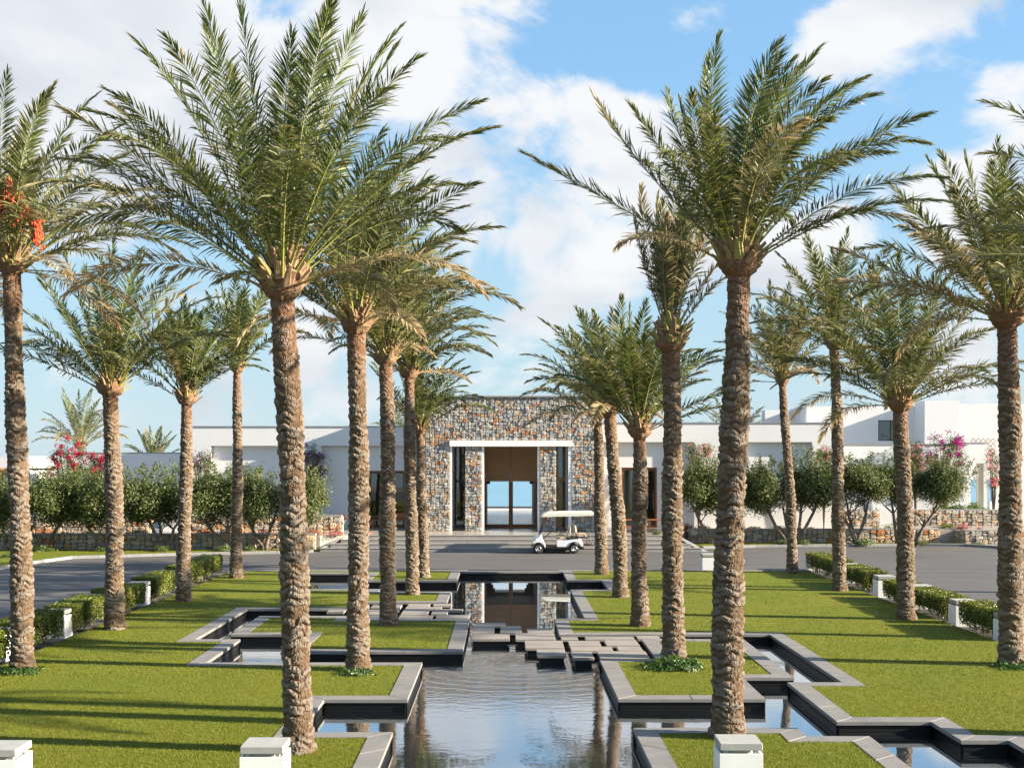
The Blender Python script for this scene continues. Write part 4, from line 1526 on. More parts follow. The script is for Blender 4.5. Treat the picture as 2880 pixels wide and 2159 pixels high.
r_ = px_extra
PALMS = [
    dict(label='tallest near palm left of the pool behind the white pillar', base=(840, 2110), top=(793, 838), r0=.195, r1=.158, L=4.15, nf=32, spread=56, wind=.12, dry=.10, hero=True, seed=11, windy=-.12, skirt=3,
         extra=(r_(-50, 4.6, .80, .16, .2), r_(-54, 4.3, 1.15, .22, -.3), r_(-40, 4.5, .55, .25, .3), r_(-46, 4.5, .5, .15, -.1), r_(36, 4.6, .75, .02, .2), r_(44, 4.4, .8, .05, -.2), r_(-20, 4.6, .2, .0, .4), r_(10, 4.7, .1, .0, -.4), r_(22, 4.6, .3, .0, .5))),
    dict(label='near palm right of the pool behind the white pillar', base=(2047, 2070), top=(2079, 770), r0=.235, r1=.165, L=3.5, nf=30, spread=48, wind=.50, dry=.08, hero=True, seed=23, skirt=1,
         extra=(r_(-62, 4.2, .25, .2, .1), r_(-44, 4.0, .25, .15, .2), r_(52, 4.2, .7, .05, .2), r_(60, 3.6, .7, .05, -.2), r_(40, 4.1, .45, .03, -.1), r_(12, 4.0, .1, .0, .3))),
    dict(label='second palm from the front left of the pool with ground cover at its foot', base=(1008, 1883), top=(1003, 934), r0=.205, r1=.16, L=3.9, nf=39, spread=58, wind=.62, dry=.22, seed=31, skirt=3),
    dict(label='third palm from the front left of the pool on the lawn island', base=(1093, 1755), top=(1085, 1025), r0=.20, r1=.155, L=3.8, nf=37, spread=56, wind=.66, dry=.18, seed=42, skirt=2),
    dict(label='fourth palm left of the pool in front of the left window', base=(1159, 1671), top=(1151, 1062), r0=.19, r1=.15, L=3.6, nf=35, spread=56, wind=.6, dry=.16, seed=53, skirt=2),
    dict(label='farthest palm left of the pool close to the stone entrance', base=(1191, 1622), top=(1182, 1222), r0=.185, r1=.14, L=3.4, nf=24, spread=50, wind=.55, dry=.10, seed=64),
    dict(label='palm with narrow wind blown dry crown rising from a dark green mat', base=(1896, 1858), top=(1884, 985), r0=.215, r1=.17, L=3.4, nf=18, spread=20, wind=.30, dry=.42, seed=75, droop=.35,
         extra=(r_(26, 2.6, .5, .5), r_(32, 2.3, .7, .4))),
    dict(label='short palm right of the pool in front of the right window', base=(1800, 1759), top=(1797, 1228), r0=.20, r1=.155, L=3.3, nf=27, spread=46, wind=.20, dry=.06, seed=86, droop=.75,
         extra=(r_(58, 3.2, .6, .02), r_(66, 3.0, .6, .02), r_(-40, 3.0, .6, .05))),
    dict(label='thick palm just right of the golf cart second of the close pair', base=(1745, 1678), top=(1715, 1165), r0=.215, r1=.165, L=3.6, nf=27, spread=60, wind=-.10, dry=.22, seed=97, skirt=2),
    dict(label='palm beside the golf cart nearest the steps', base=(1692, 1614), top=(1681, 1180), r0=.23, r1=.145, L=3.5, nf=27, spread=64, wind=-.22, dry=.26, seed=108, skirt=3),
    dict(label='leftmost palm bearing red date clusters', base=(62, 1880), top=(36, 770), r0=.21, r1=.155, L=4.1, nf=34, spread=66, wind=.40, dry=.24, seed=119, skirt=4,
         extra=(r_(62, 4.3, .95, .05, .1), r_(70, 4.2, .9, .08, -.2), r_(52, 4.0, .6, .2, .3))),
    dict(label='outer left palm beside the hedge with a full spreading crown', base=(323, 1768), top=(310, 1110), r0=.215, r1=.175, L=3.7, nf=30, spread=56, wind=.26, dry=.12, seed=130,
         extra=(r_(-64, 3.6, .55, .1), r_(-58, 3.7, .8, .15, .3), r_(50, 3.7, .9, .05))),
    dict(label='outer left palm with small neat crown between hedge and road', base=(517, 1690), top=(527, 1136), r0=.20, r1=.155, L=3.2, nf=26, spread=48, wind=.30, dry=.07, seed=141, extra=(r_(-58, 2.8, .8, .35),)),
    dict(label='slim outer left palm standing at the far lawn edge', base=(665, 1624), top=(668, 1046), r0=.20, r1=.13, L=3.5, nf=26, spread=50, wind=.15, dry=.08, seed=152),
    dict(label='rightmost palm trunk beside the hedge at the right edge', base=(2845, 1868), top=(2832, 914), r0=.235, r1=.19, L=4.0, nf=41, spread=60, wind=.15, dry=.20, seed=163, skirt=4,
         extra=(r_(-62, 4.0, .25, .4, .2), r_(-40, 3.9, .3, .1), r_(-70, 4.3, .75, .7, -.2))),
    dict(label='outer right palm in front of the upper house window', base=(2548, 1740), top=(2532, 1150), r0=.22, r1=.175, L=3.9, nf=39, spread=64, wind=.05, dry=.20, seed=174, skirt=2,
         extra=(r_(62, 4.0, .6, .03), r_(-60, 3.8, .6, .05), r_(70, 3.6, .75, .05, .2))),
    dict(label='outer right palm rising from between the two clipped hedges', base=(2362, 1660), top=(2348, 980), r0=.20, r1=.14, L=3.8, nf=37, spread=68, wind=-.06, dry=.32, seed=185, skirt=4,),
    dict(label='slim outer right palm standing at the far lawn edge', base=(2228, 1610), top=(2200, 1080), r0=.185, r1=.125, L=3.7, nf=33, spread=62, wind=.02, dry=.34, seed=196, skirt=3,),
    dict(label='palm beyond the right edge reaching its leaves into the frame', base=(3390, 2080), top=(3360, 800), r0=.22, r1=.17, L=4.2, nf=30, spread=66, wind=.05, dry=.16, seed=207, skirt=3,
         extra=(r_(-70, 4.2, .50, .1, .1), r_(-80, 4.3, .45, .25, -.1), r_(-40, 4.4, .9, .05))),
    # palms on the far side of the buildings
    dict(label='distant palm with ragged crown above the low white house', base=(225, 1500), top=(226, 1262), r0=.21, r1=.18, L=3.9, nf=24, spread=66, wind=.22, dry=.34, seed=218, depth=76, group='distant palms behind the buildings'),
    dict(label='distant palm showing only its crown over the low white roof', base=(432, 1500), top=(432, 1318), r0=.2, r1=.16, L=2.9, nf=19, spread=66, wind=.05, dry=.12, seed=229, depth=80, group='distant palms behind the buildings'),
    dict(label='distant palm crown showing over the right wing roof', base=(2075, 1500), top=(2068, 1255), r0=.2, r1=.16, L=3.9, nf=21, spread=72, wind=.0, dry=.36, seed=240, depth=80, group='distant palms behind the buildings'),
    dict(label='distant palm half hidden behind the left side of the stone entrance', base=(1150, 1500), top=(1150, 1255), r0=.2, r1=.16, L=3.6, nf=21, spread=66, wind=.2, dry=.3, seed=251, depth=84, group='distant palms behind the buildings'),
    # beyond the right edge, by their shadows on the lawn and the drive
    dict(label='palm beyond the right road whose shadow falls on the lawn', base=(4700, 2000), top=(4690, 720), r0=.22, r1=.17, L=4.2, nf=24, spread=70, wind=.1, dry=.16, seed=262, depth=27.0),
    dict(label='palm beyond the right road whose shadow falls on the drive', base=(3900, 2000), top=(3900, 980), r0=.22, r1=.17, L=4.0, nf=24, spread=70, wind=.1, dry=.16, seed=273, depth=38.0),
]
for k in PALMS:
    k = dict(k)
    args = (k.pop('label'), k.pop('base'), k.pop('top'), k.pop('r0'), k.pop('r1'), k.pop('L'), k.pop('nf'))
    root, org = palm(*args, **k)
    if 'date clusters' in args[0]:
        rng = np.random.default_rng(77)
        ME = MB()
        for gx, gy, gz, nd in ((.20, -.72, 1.12, 190), (.74, -.62, .50, 260), (-.12, -.80, .86, 150), (.50, -.78, .80, 190)):
            fruit, stalk = MB(), MB()
            c0 = Vector((gx * .2, gy * .2, .15))
            knee = Vector((gx * .85, gy * .85, gz + .34))
            for q in range(30):
                dv_ = Vector(rng.normal(0, .085, 3))
                tip = Vector((gx, gy, gz - .22)) + dv_ + Vector((0, 0, rng.uniform(-.14, .22)))
                stalk.tube([c0, c0.lerp(knee, .7) + Vector((0, 0, .12)), knee + dv_ * .4, tip], [.014, .011, .007, .003], 3)
                for e in range(nd // 30):
                    f_ = rng.uniform(.35, 1)
                    pp = knee.lerp(tip, f_) + dv_ * .4 * (1 - f_) + Vector(rng.normal(0, .03, 3))
                    a_, b_ = .026, .042
                    bs = len(fruit.v)
                    fruit.v += [(pp.x + a_, pp.y, pp.z), (pp.x, pp.y + a_, pp.z), (pp.x - a_, pp.y, pp.z), (pp.x, pp.y - a_, pp.z), (pp.x, pp.y, pp.z + b_), (pp.x, pp.y, pp.z - b_)]
                    for t3 in ((0, 1, 4), (1, 2, 4), (2, 3, 4), (3, 0, 4), (1, 0, 5), (2, 1, 5), (3, 2, 5), (0, 3, 5)):
                        fruit.f.append([bs + i for i in t3])
                        fruit.m.append(0)
            cl = tag(obj('date_cluster', fruit.mesh('date_cluster', m_date), root, tuple(org)), 'hanging cluster of orange red dates', kind='stuff')
            obj('stalk', stalk.mesh('stalk', m_datestalk), cl)


# ------------------------------------------------------------------ leaves in masses
def leaf_cloud(rng, centres, normals, ln, wd, mats, name='foliage', midx=None, jit=.8):
    """small pointed leaves at the given points, roughly facing the normals"""
    n = len(centres)
    nn = nrm(normals + rng.normal(0, jit, (n, 3)))
    a = nrm(np.cross(nn, rng.normal(0, 1, (n, 3))))
    b = np.cross(nn, a)
    l_ = (ln * rng.uniform(.6, 1.3, n))[:, None]
    w_ = (wd * rng.uniform(.7, 1.2, n))[:, None]
    V = np.stack([centres - a * l_ * .5, centres + b * w_ * .5 + nn * w_ * .12, centres + a * l_ * .5, centres - b * w_ * .5 + nn * w_ * .12], 1)
    i = np.arange(n * 4).reshape(n, 4)
    return np_mesh(name, V.reshape(-1, 3), i.ravel(), np.full(n, 4), mats, midx)


def ball(rng, n, pw=.35):
    d = nrm(rng.normal(0, 1, (n, 3)))
    return d * (rng.random((n, 1)) ** pw), d


def olive_crown(seed, nclump, per, sx, sy, sz):
    rng = np.random.default_rng(seed)
    C, N = [], []
    for k in range(nclump):
        q, d = ball(rng, 1, .5)
        cc = q[0] * np.array([sx * .72, sy * .72, sz * .62])
        rad = rng.uniform(.30, .52) * (sx / 1.4)
        pts, dd = ball(rng, per, .45)
        pts = pts * np.array([rad, rad, rad * .85])
        # sprays hang outwards at the rim
        out = nrm(cc[None] + pts)
        pts = pts + out * (rng.random((per, 1)) ** 4) * .25 + np.array([0, 0, -.10]) * (rng.random((per, 1)) ** 3) * 2
        C.append(cc + pts)
        N.append(dd + np.array([0, 0, .3]))
    # wispy shoots on top
    ns = 40
    for k in range(ns):
        a = rng.random() * 6.28
        r = rng.random() ** .5
        b0 = np.array([sx * r * math.cos(a), sy * r * math.sin(a), sz * .75 * math.sqrt(max(0, 1 - r * r))])
        dr = nrm(np.array([math.cos(a) * .5, math.sin(a) * .5, 1.0]) + rng.normal(0, .2, 3))
        tt = rng.random((26, 1)) * rng.uniform(.25, .6)
        C.append(b0 + dr * tt + rng.normal(0, .03, (26, 3)))
        N.append(rng.normal(0, 1, (26, 3)))
    return leaf_cloud(rng, np.concatenate(C), np.concatenate(N), .105, .040, [m_olive], 'crown', jit=.8)


OLIVE = [olive_crown(301 + k, 44, 430, 1.45, 1.1, 1.12) for k in range(4)]


def olive(label, tx, ty, cxp, cyp, depth, wpx, hpx, var, forks, rot=0.0):
    s = depth / F
    bx, bz = (tx - CX) * s, .03
    root = empty('olive_tree', (bx, depth, bz), label=label, cat='tree', group='clipped olive trees along the stone walls')
    ccx, ccz = (cxp - CX) * s - bx, CAMZ + (HY - cyp - 10) * s - bz
    sx, sz = wpx * s / 2 / 1.22, hpx * s / 2 / 1.52
    obj('crown', OLIVE[var], root, (ccx, .1, ccz), (0, 0, rot), (sx, sx * .95, sz))
    m_ = MB()
    rng = random.Random(int(tx))
    for fx, fz in forks:
        ex, ez = (fx - CX) * s - bx, CAMZ + (HY - fz) * s - bz
        mid = Vector((ex * .45 + rng.uniform(-.08, .08), rng.uniform(-.1, .1), ez * .42))
        k2 = Vector((ex * .8 + rng.uniform(-.06, .06), rng.uniform(-.15, .15), ez * .78))
        m_.tube([(rng.uniform(-.04, .04), 0, -.08), (ex * .14 + .02, .02, ez * .14), mid, k2, (ex, .05, ez), (ex * 1.25, .1, ez + .45)],
                [.15, .115, .085, .07, .05, .025], 8)
        for q in range(3):
            m_.tube([k2, k2 + Vector((rng.uniform(-.5, .5), rng.uniform(-.3, .3), .4)), k2 + Vector((rng.uniform(-.9, .9), rng.uniform(-.5, .5), .8))], [.04, .028, .012], 5)
    m_.build('trunk', m_olivebark, root, smooth=True)
    return root


OD = 56.6
olive('olive tree cut by the left edge of the picture', 17, 1545, 8, 1405, OD, 150, 250, 0, [(5, 1470), (40, 1480)])
olive('olive tree with crossing trunks right of the leftmost palm', 118, 1546, 150, 1395, OD, 220, 250, 1, [(85, 1480), (180, 1450)], 1.0)
olive('olive tree behind the outer left palm with full crown', 300, 1540, 262, 1395, OD, 200, 245, 2, [(240, 1465), (310, 1480)], 2.2)
olive('olive tree with forked pale trunk between two outer palms', 464, 1544, 425, 1390, OD, 220, 250, 3, [(415, 1455), (500, 1470), (450, 1500)], .6)
olive('olive tree with slanting trunk leaning left behind the slim palms', 650, 1543, 590, 1385, OD, 220, 260, 0, [(560, 1450), (640, 1470)], 3.5)
olive('olive tree hidden behind the tall left palm trunk', 745, 1540, 715, 1390, OD + .3, 190, 240, 1, [(700, 1470), (770, 1460)], 5.0)
olive('rounded olive tree at the right end of the left row', 815, 1540, 850, 1385, OD + .2, 170, 240, 2, [(830, 1470), (880, 1460)], 4.1)
RD = 61.0
olive('dense olive tree right of the steps behind the near right palm', 1998, 1525, 1990, 1360, RD, 210, 250, 1, [(1960, 1450), (2030, 1440)], .3)
olive('olive tree with low drooping crown left of the slim right palm', 2215, 1525, 2140, 1360, RD, 170, 230, 2, [(2150, 1420), (2205, 1440)], 1.9)
olive('spreading olive tree between the two slim right palms', 2243, 1527, 2275, 1345, RD + .1, 200, 250, 3, [(2255, 1420), (2300, 1415)], 2.9)
olive('olive tree with a pale trunk forking wide at right', 2408, 1528, 2430, 1345, RD, 210, 220, 0, [(2385, 1425), (2440, 1420), (2375, 1460)], 4.4)
olive('olive tree hidden behind the palm below the bronze window', 2525, 1526, 2525, 1350, RD + .2, 130, 200, 1, [(2510, 1420), (2540, 1430)], .9)
olive('olive tree leaning right with bent trunk before the pink creeper', 2572, 1528, 2640, 1345, RD, 170, 200, 2, [(2635, 1420), (2600, 1470)], 5.6)


# clipped hedges
def hedge_mesh(seed, L, Wd, H, ln, n):
    rng = np.random.default_rng(seed)
    f = rng.random(n)
    C = np.zeros((n, 3))
    N = np.zeros((n, 3))
    u, v = rng.random(n), rng.random(n)
    dep = rng.random(n) ** 2.0 * .10
    top = f < .36
    C[top] = np.stack([(u[top] - .5) * Wd, (v[top] - .5) * L, H - dep[top] * 1.0], 1); N[top] = (0, 0, 1)
    for a, lo, hi in ((0, .36, .56), (1, .56, .76)):
        m_ = (f >= lo) & (f < hi)
        sg = 1 if a else -1
        C[m_] = np.stack([sg * (Wd / 2 - dep[m_]), (u[m_] - .5) * L, .06 + v[m_] ** .8 * (H - .06)], 1); N[m_] = (sg, 0, 0)
    for a, lo, hi in ((0, .76, .88), (1, .88, 1.01)):
        m_ = (f >= lo) & (f < hi)
        sg = 1 if a else -1
        C[m_] = np.stack([(u[m_] - .5) * Wd, sg * (L / 2 - dep[m_]), .06 + v[m_] ** .8 * (H - .06)], 1); N[m_] = (0, sg, 0)
    bul = .022 * np.sin(C[:, 1] * 5 + seed) * np.cos(C[:, 2] * 6)
    C[:, 0] += np.sign(C[:, 0]) * bul
    C += rng.normal(0, .014, (n, 3))
    me_ = leaf_cloud(rng, C, N, ln, ln * .55, [m_hedge], jit=.75)
    t_ = MB()
    for k in range(int(L * 9)):
        x, y = rng.uniform(-.3, .3) * Wd, rng.uniform(-.47, .47) * L
        t_.tube([(x, y, -.05), (x + rng.normal(0, .04), y + rng.normal(0, .05), H * .4), (x + rng.normal(0, .12), y + rng.normal(0, .12), H * .9)], [.014, .011, .005], 4, False)
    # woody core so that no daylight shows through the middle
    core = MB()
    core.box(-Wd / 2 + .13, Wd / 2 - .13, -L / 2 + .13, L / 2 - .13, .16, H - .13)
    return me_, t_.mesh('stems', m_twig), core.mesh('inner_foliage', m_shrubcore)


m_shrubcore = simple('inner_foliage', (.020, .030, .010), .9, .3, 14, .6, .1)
HV = [hedge_mesh(401, 2.5, .74, .66, .058, 9500), hedge_mesh(402, 2.4, .74, .62, .058, 9500)]


def hedge(label, x, y0, y1, h=.66, var=0):
    root = empty('hedge', (x, (y0 + y1) / 2, .0), label=label, cat='hedge', group='clipped hedges along the lawn edge')
    L0 = (2.5, 2.4)[var]
    h *= .94
    sc = (1, (y1 - y0) / L0, h / (.66, .62)[var])
    f_, s_, c_ = HV[var]
    tag(obj('foliage', f_, root, scale=sc), kind='stuff')
    obj('stems', s_, root, scale=sc)
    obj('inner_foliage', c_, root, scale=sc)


HXL = -10.72
hedge('hedge cut by the left edge in front of the leftmost palm', HXL, 23.4, 26.0, .70, 0)
hedge('glossy green hedge right of the leftmost palm before a white pillar', HXL, 26.8, 29.2, .72, 1)
hedge('hedge with reddish top behind the nearest left white pillar', HXL, 30.0, 32.5, .70, 0)
hedge('hedge left of the outer left palm trunk', HXL, 33.3, 34.0, .72, 1)
hedge('short hedge between outer left palm and white pillar', HXL, 34.2, 35.8, .66, 0)
hedge('hedge in front of the small crowned left palm', HXL, 36.9, 39.6, .70, 1)
hedge('farthest left hedge beside the road', HXL, 40.6, 45.6, .74, 0)
HXR = 11.80
hedge('farthest right hedge next to the slim palm', HXR, 43.4, 47.2, .70, 1)
hedge('right hedge in two clipped blocks before the white pillar', HXR, 39.6, 42.3, .66, 0)
hedge('reddish hedge left of the outer right palm trunk', HXR, 36.0, 37.6, .60, 1)
hedge('long hedge right of the outer right palm trunk', HXR, 32.6, 35.2, .62, 0)
hedge('bright green hedge beside the rightmost palm', HXR, 29.4, 31.3, .68, 1)


# ------------------------------------------------------------------ shrubs, flowers, creepers
def tuft(seed, r, h, n, ln, m0, m1=None, frac=.0, nm='foliage'):
    rng = np.random.default_rng(seed)
    q, d = ball(rng, n, .4)
    q[:, 2] = np.abs(q[:, 2])
    lump = 1 + .25 * np.sin(q[:, :1] * 7 + seed) * np.cos(q[:, 1:2] * 6)
    C = q * lump * np.array([r, r, h])
    mi = (rng.random(n) < frac).astype(int) if m1 else None
    if m1:
        mi = mi * (np.linalg.norm(q, axis=1) > .6)
    return leaf_cloud(rng, C, d + np.array([0, 0, .4]), ln, ln * .5, [m0] + ([m1] if m1 else []), nm, mi)


SH = dict(green=tuft(501, .42, .34, 700, .085, m_shrub), green2=tuft(502, .40, .30, 650, .075, m_shrub),
          pink=tuft(503, .34, .30, 520, .075, m_shrub, m_pinkfl, .5), red=tuft(504, .34, .30, 520, .075, m_shrub, m_redfl, .45),
          redleaf=tuft(505, .6, .30, 900, .09, m_redleaf), yellow=tuft(506, .36, .26, 520, .075, m_shrub, m_hedge, .6))
NAMES = dict(green='shrub', green2='shrub', pink='flowering_plant', red='flowering_plant', redleaf='shrub', yellow='shrub')


def shrub(label, kind, px, py, depth, scale=1.0, zb=None, sx=1.0, group=None):
    x, z = XZ(px, py, depth)
    z = z if zb is None else zb
    root = obj(NAMES[kind], SH[kind], None, (x, depth, z), (0, 0, px * .37), (scale * sx, scale, scale))
    return tag(root, label, 'plant', group or ('low plants along the stone walls'))


for lab, kind, px, d, zb, sc, sx in (
        ('low green shrub at the foot of the forked olive tree', 'green', 455, 56.0, .02, .9, 1.4),
        ('low green shrub under the slanting olive tree', 'green2', 632, 56.2, .02, 1.0, 1.2),
        ('small shrub at the wall foot left of the tall palm trunk', 'green', 700, 56.4, .02, .7, 1.0),
        ('bushy shrub at the left end of the steps', 'green2', 853, 56.7, .02, .9, .9),
        ('dark shrub on the verge behind the leftmost palm', 'green', 120, 56.0, .02, .9, 1.8),
        ('dark shrub at the foot of the olive by the outer left palm', 'green2', 285, 56.1, .02, .8, 1.5),
        ('spreading shrub at the far left edge of the verge', 'green', 22, 52.5, .03, .7, 1.3),
        ('pink flowers on the wall left of the steps', 'pink', 946, 58.2, TZ, 1.0, 1.2),
        ('pink flowers at the left wall beside the second palm trunk', 'pink', 1033, 58.9, TZ, .75, 1.0),
        ('red and pink flowers on the left wall nearest the tall palm', 'red', 875, 58.2, TZ, 1.0, 1.3),
        ('flowers with yellow leaves on the wall by the tall palm trunk', 'pink', 842, 58.2, TZ, .9, 1.0),
        ('pink flowers on the left wall under the olive crowns', 'pink', 748, 58.2, TZ, .95, 1.3),
        ('red flowers on the left wall behind the slim palm', 'red', 628, 58.2, TZ, .9, 1.2),
        ('red flowers on the left wall right of the forked olive', 'red', 578, 58.2, TZ, .8, 1.1),
        ('green plant on the left wall right of the gap', 'green', 395, 58.2, TZ, .8, 1.2),
        ('dark green plant on the left wall beside the gap', 'green2', 368, 58.2, TZ, .7, 1.2),
        ('small plant on the left wall left of the outer palm', 'green', 250, 58.2, TZ, .6, 1.0),
        ('small leafy plant on the left wall by the crossing trunks', 'green2', 185, 58.2, TZ, .6, 1.6),
        ('deep red shrub above the upper left wall beside the window', 'redleaf', 945, 61.2, 1.15, 1.1, 1.5),
        ('small green plant at the right end of the terrace', 'green', 1848, 58.9, TZ, .55, 1.2),
        ('red flowers on the right wall nearest the near right palm', 'red', 1932, 62.6, TZ, 1.05, 1.1),
        ('red flowers on the right wall hidden partly by the palm', 'red', 1976, 62.6, TZ, 1.0, 1.3),
        ('low yellow green plant on the right wall left of the slim palm', 'yellow', 2120, 62.6, TZ, .8, 2.0),
        ('low plant on the right wall beside the slim palm', 'green', 2190, 62.6, TZ, .7, 1.4),
        ('small plant on the right wall between the two palms', 'green2', 2280, 62.6, TZ, .6, 1.3),
        ('yellow green plant on the right wall beside the pale fork', 'yellow', 2466, 62.6, TZ, .8, 1.4),
        ('bright yellow green plant on the wall before the passage', 'yellow', 2500, 62.6, TZ, .9, 1.0),
        ('pink flowers on the stone planter by the right road', 'pink', 2705, 62.8, .64, .9, 2.0),
        ('mixed flowers at the far end of the stone planter', 'yellow', 2666, 64.0, .66, .9, 1.4),
        ('small flowers on the planter near the rightmost trunk', 'pink', 2755, 62.2, .66, .5, 1.4),
        ('low yellow plant below the stone planter', 'yellow', 2752, 60.7, .0, .6, 1.8),
        ('low shrub at the foot of the slim right palm', 'green', 2205, 60.5, .03, .7, 1.2),
        ('grey green shrub right of the slim right palm', 'green2', 2262, 60.5, .03, .8, 1.2),
        ('shrub at the foot of the forked olive on the right verge', 'green', 2430, 60.5, .03, .9, 1.5),
        ('dark shrub at the foot of the leaning olive', 'green2', 2592, 60.6, .03, .8, 1.1),
        ('deep red hedge plant over the upper right wall', 'redleaf', 2250, 67.6, 1.25, 1.2, 3.0),
        ('deep red plant over the upper right wall by the pale fork', 'redleaf', 2400, 67.6, 1.15, .9, 1.6),
        ('clipped shrub on the upper right wall below the creeper', 'green', 2690, 68.0, 1.35, 1.1, 2.0),
        ('rounded yellow shrub on the upper right wall', 'yellow', 2640, 68.0, 1.30, 1.1, 1.3),
        ('low shrub on the upper right wall below the doorway', 'green2', 2760, 68.0, 1.3, .9, 1.6),
        ('tall dark bush beside the narrow doorway', 'green', 2738, 69.6, 1.4, 1.1, .8)):
    shrub(lab, kind, px, 0, d, sc, zb, sx)

# dark green mats at palm feet
def mat_plant(label, px, py, r, h, n, seed):
    x, y = P(px, py)
    o_ = obj('ground_cover', tuft(seed, r, h, n, .07, m_cover), None, (x, y, 0))
    return tag(o_, label, 'plant', 'ground cover at palm feet')


mat_plant('dark green mat round the foot of the dry crowned palm', 1896, 1876, .62, .20, 2600, 601)
mat_plant('ground cover round the foot of the second left palm', 1000, 1893, .40, .09, 600, 602)
mat_plant('dark ground cover at the foot of the leftmost palm', 50, 1889, .50, .10, 800, 603)
mat_plant('ground cover at the foot of the rightmost palm', 2850, 1876, .45, .10, 600, 607)


# bougainvilleas
def creeper(label, boxes, depth, bract, seed, nl=900, nb=500, trunk=None):
    """boxes: (x0, y0, x1, y1) areas in the picture that its branches fill"""
    rng = np.random.default_rng(seed)
    s = depth / F
    x0, y0, x1, y1 = boxes[0]
    bx = ((trunk or (x0 + x1) / 2) - CX) * s
    root = empty('bougainvillea', (bx, depth, TZ), label=label, cat='climbing plant', group='bougainvilleas on the white walls')
    C, MI = [], []
    stems = MB()
    area = sum((b[2] - b[0]) * (b[3] - b[1]) for b in boxes)
    for bxx in boxes:
        a0, b0, a1, b1 = bxx
        f = (a1 - a0) * (b1 - b0) / area
        n1 = int(14 * f) + 3
        for k in range(n1):
            px, py = rng.uniform(a0, a1), rng.uniform(b0, b1)
            c_ = np.array([(px - CX) * s - bx, rng.normal(-.1, .12), CAMZ + (HY - py) * s - TZ])
            m1 = int(nl * 2.2 * f / n1)
            C.append(c_ + rng.normal(0, 1, (m1, 3)) * np.array([.16, .12, .16])); MI += [0] * m1
            stems.tube([(0, .05, 0), (c_[0] * .4, 0, c_[2] * .6), tuple(c_)], [.03, .02, .008], 4, False)
            for e in range(2 if rng.random() < .65 else 1):
                cc = c_ + rng.normal(0, 1, 3) * np.array([.16, .08, .14]) + np.array([0, -.12, .06])
                m2 = int(nb * f / n1 * 1.3)
                C.append(cc + ball(rng, m2, .4)[0] * np.array([.17, .15, .15])); MI += [1] * m2
    C = np.concatenate(C)
    me_ = leaf_cloud(rng, C, np.tile([0, -.4, .6], (len(C), 1)), .085, .06, [m_shrub, bract], 'foliage', MI, 1.0)
    obj('foliage', me_, root)
    obj('stems', stems.mesh('stems', m_twig), root)


creeper('bougainvillea with crimson flower clusters left of the low white house', [(142, 1268, 232, 1340), (150, 1262, 175, 1285), (185, 1215, 197, 1240)], 65.6, m_crimson, 701, 800, 900)
creeper('crimson bougainvillea half behind the outer left palm', [(258, 1288, 300, 1352)], 65.6, m_crimson, 702, 500, 520)
creeper('yellow green bougainvillea beside the left wing corner', [(542, 1278, 590, 1320)], 64.2, m_purple, 703, 520, 160)
creeper('purple bougainvillea on the left wing near the tall palm', [(856, 1254, 915, 1338)], 64.2, m_purple, 704, 750, 420)
creeper('magenta bougainvillea trailing over the garden wall at right', [(2605, 1245, 2705, 1318), (2616, 1228, 2640, 1250), (2660, 1230, 2700, 1250)], 68.6, m_magenta, 705, 1100, 800)
creeper('thin bougainvillea on the lattice left of the magenta one', [(2560, 1250, 2590, 1330)], 68.6, m_pinkfl, 706, 600, 160)
creeper('bougainvillea at the right of the narrow doorway', [(2778, 1262, 2812, 1362)], 70.0, m_pinkfl, 707, 700, 260)
creeper('yellow bougainvillea over the dense right olive', [(1930, 1256, 2000, 1300)], 64.2, m_pinkfl, 708, 620, 120)
creeper('yellow green bougainvillea on the right wing corner', [(2300, 1256, 2335, 1310)], 64.2, m_pinkfl, 709, 520, 120)


# ------------------------------------------------------------------ white pillar lights
def pillar(label, x, y, h=.58, w_=.55, rz=0.0):
    root = empty('pillar_light', (x, y, 0), rz, label=label, cat='pillar light', group='white pillar lights round the lawn')
    a = w_ / 2
    m_ = MB()
    zb = h - .135
    t_ = .03
    m_.box(-a + .012, a - .012, -a + .012, a - .012, -.2, zb - .02)
    for x0, x1, y0, y1 in ((-a, a, -a, -a + t_), (-a, a, a - t_, a), (-a, -a + t_, -a + t_, a - t_), (a - t_, a, -a + t_, a - t_)):
        m_.box(x0, x1, y0, y1, -.2, zb)
    m_.build('body', m_white, root)
    for sx in (-1, 1):
        for sy in (-1, 1):
            m_ = MB()
            m_.box(sx * (a - .085) - .028, sx * (a - .085) + .028, sy * (a - .085) - .028, sy * (a - .085) + .028, zb - .02, h - .094)
            m_.build('foot', m_cap, root)
    m_ = MB()
    m_.box(-.14, .14, -.14, .14, zb - .02, h - .100)
    m_.build('lamp', m_cream, root)
    m_ = MB()
    m_.box(-a + .005, a - .005, -a + .005, a - .005, h - .094, h, .007)
    m_.build('cap', m_cap, root)


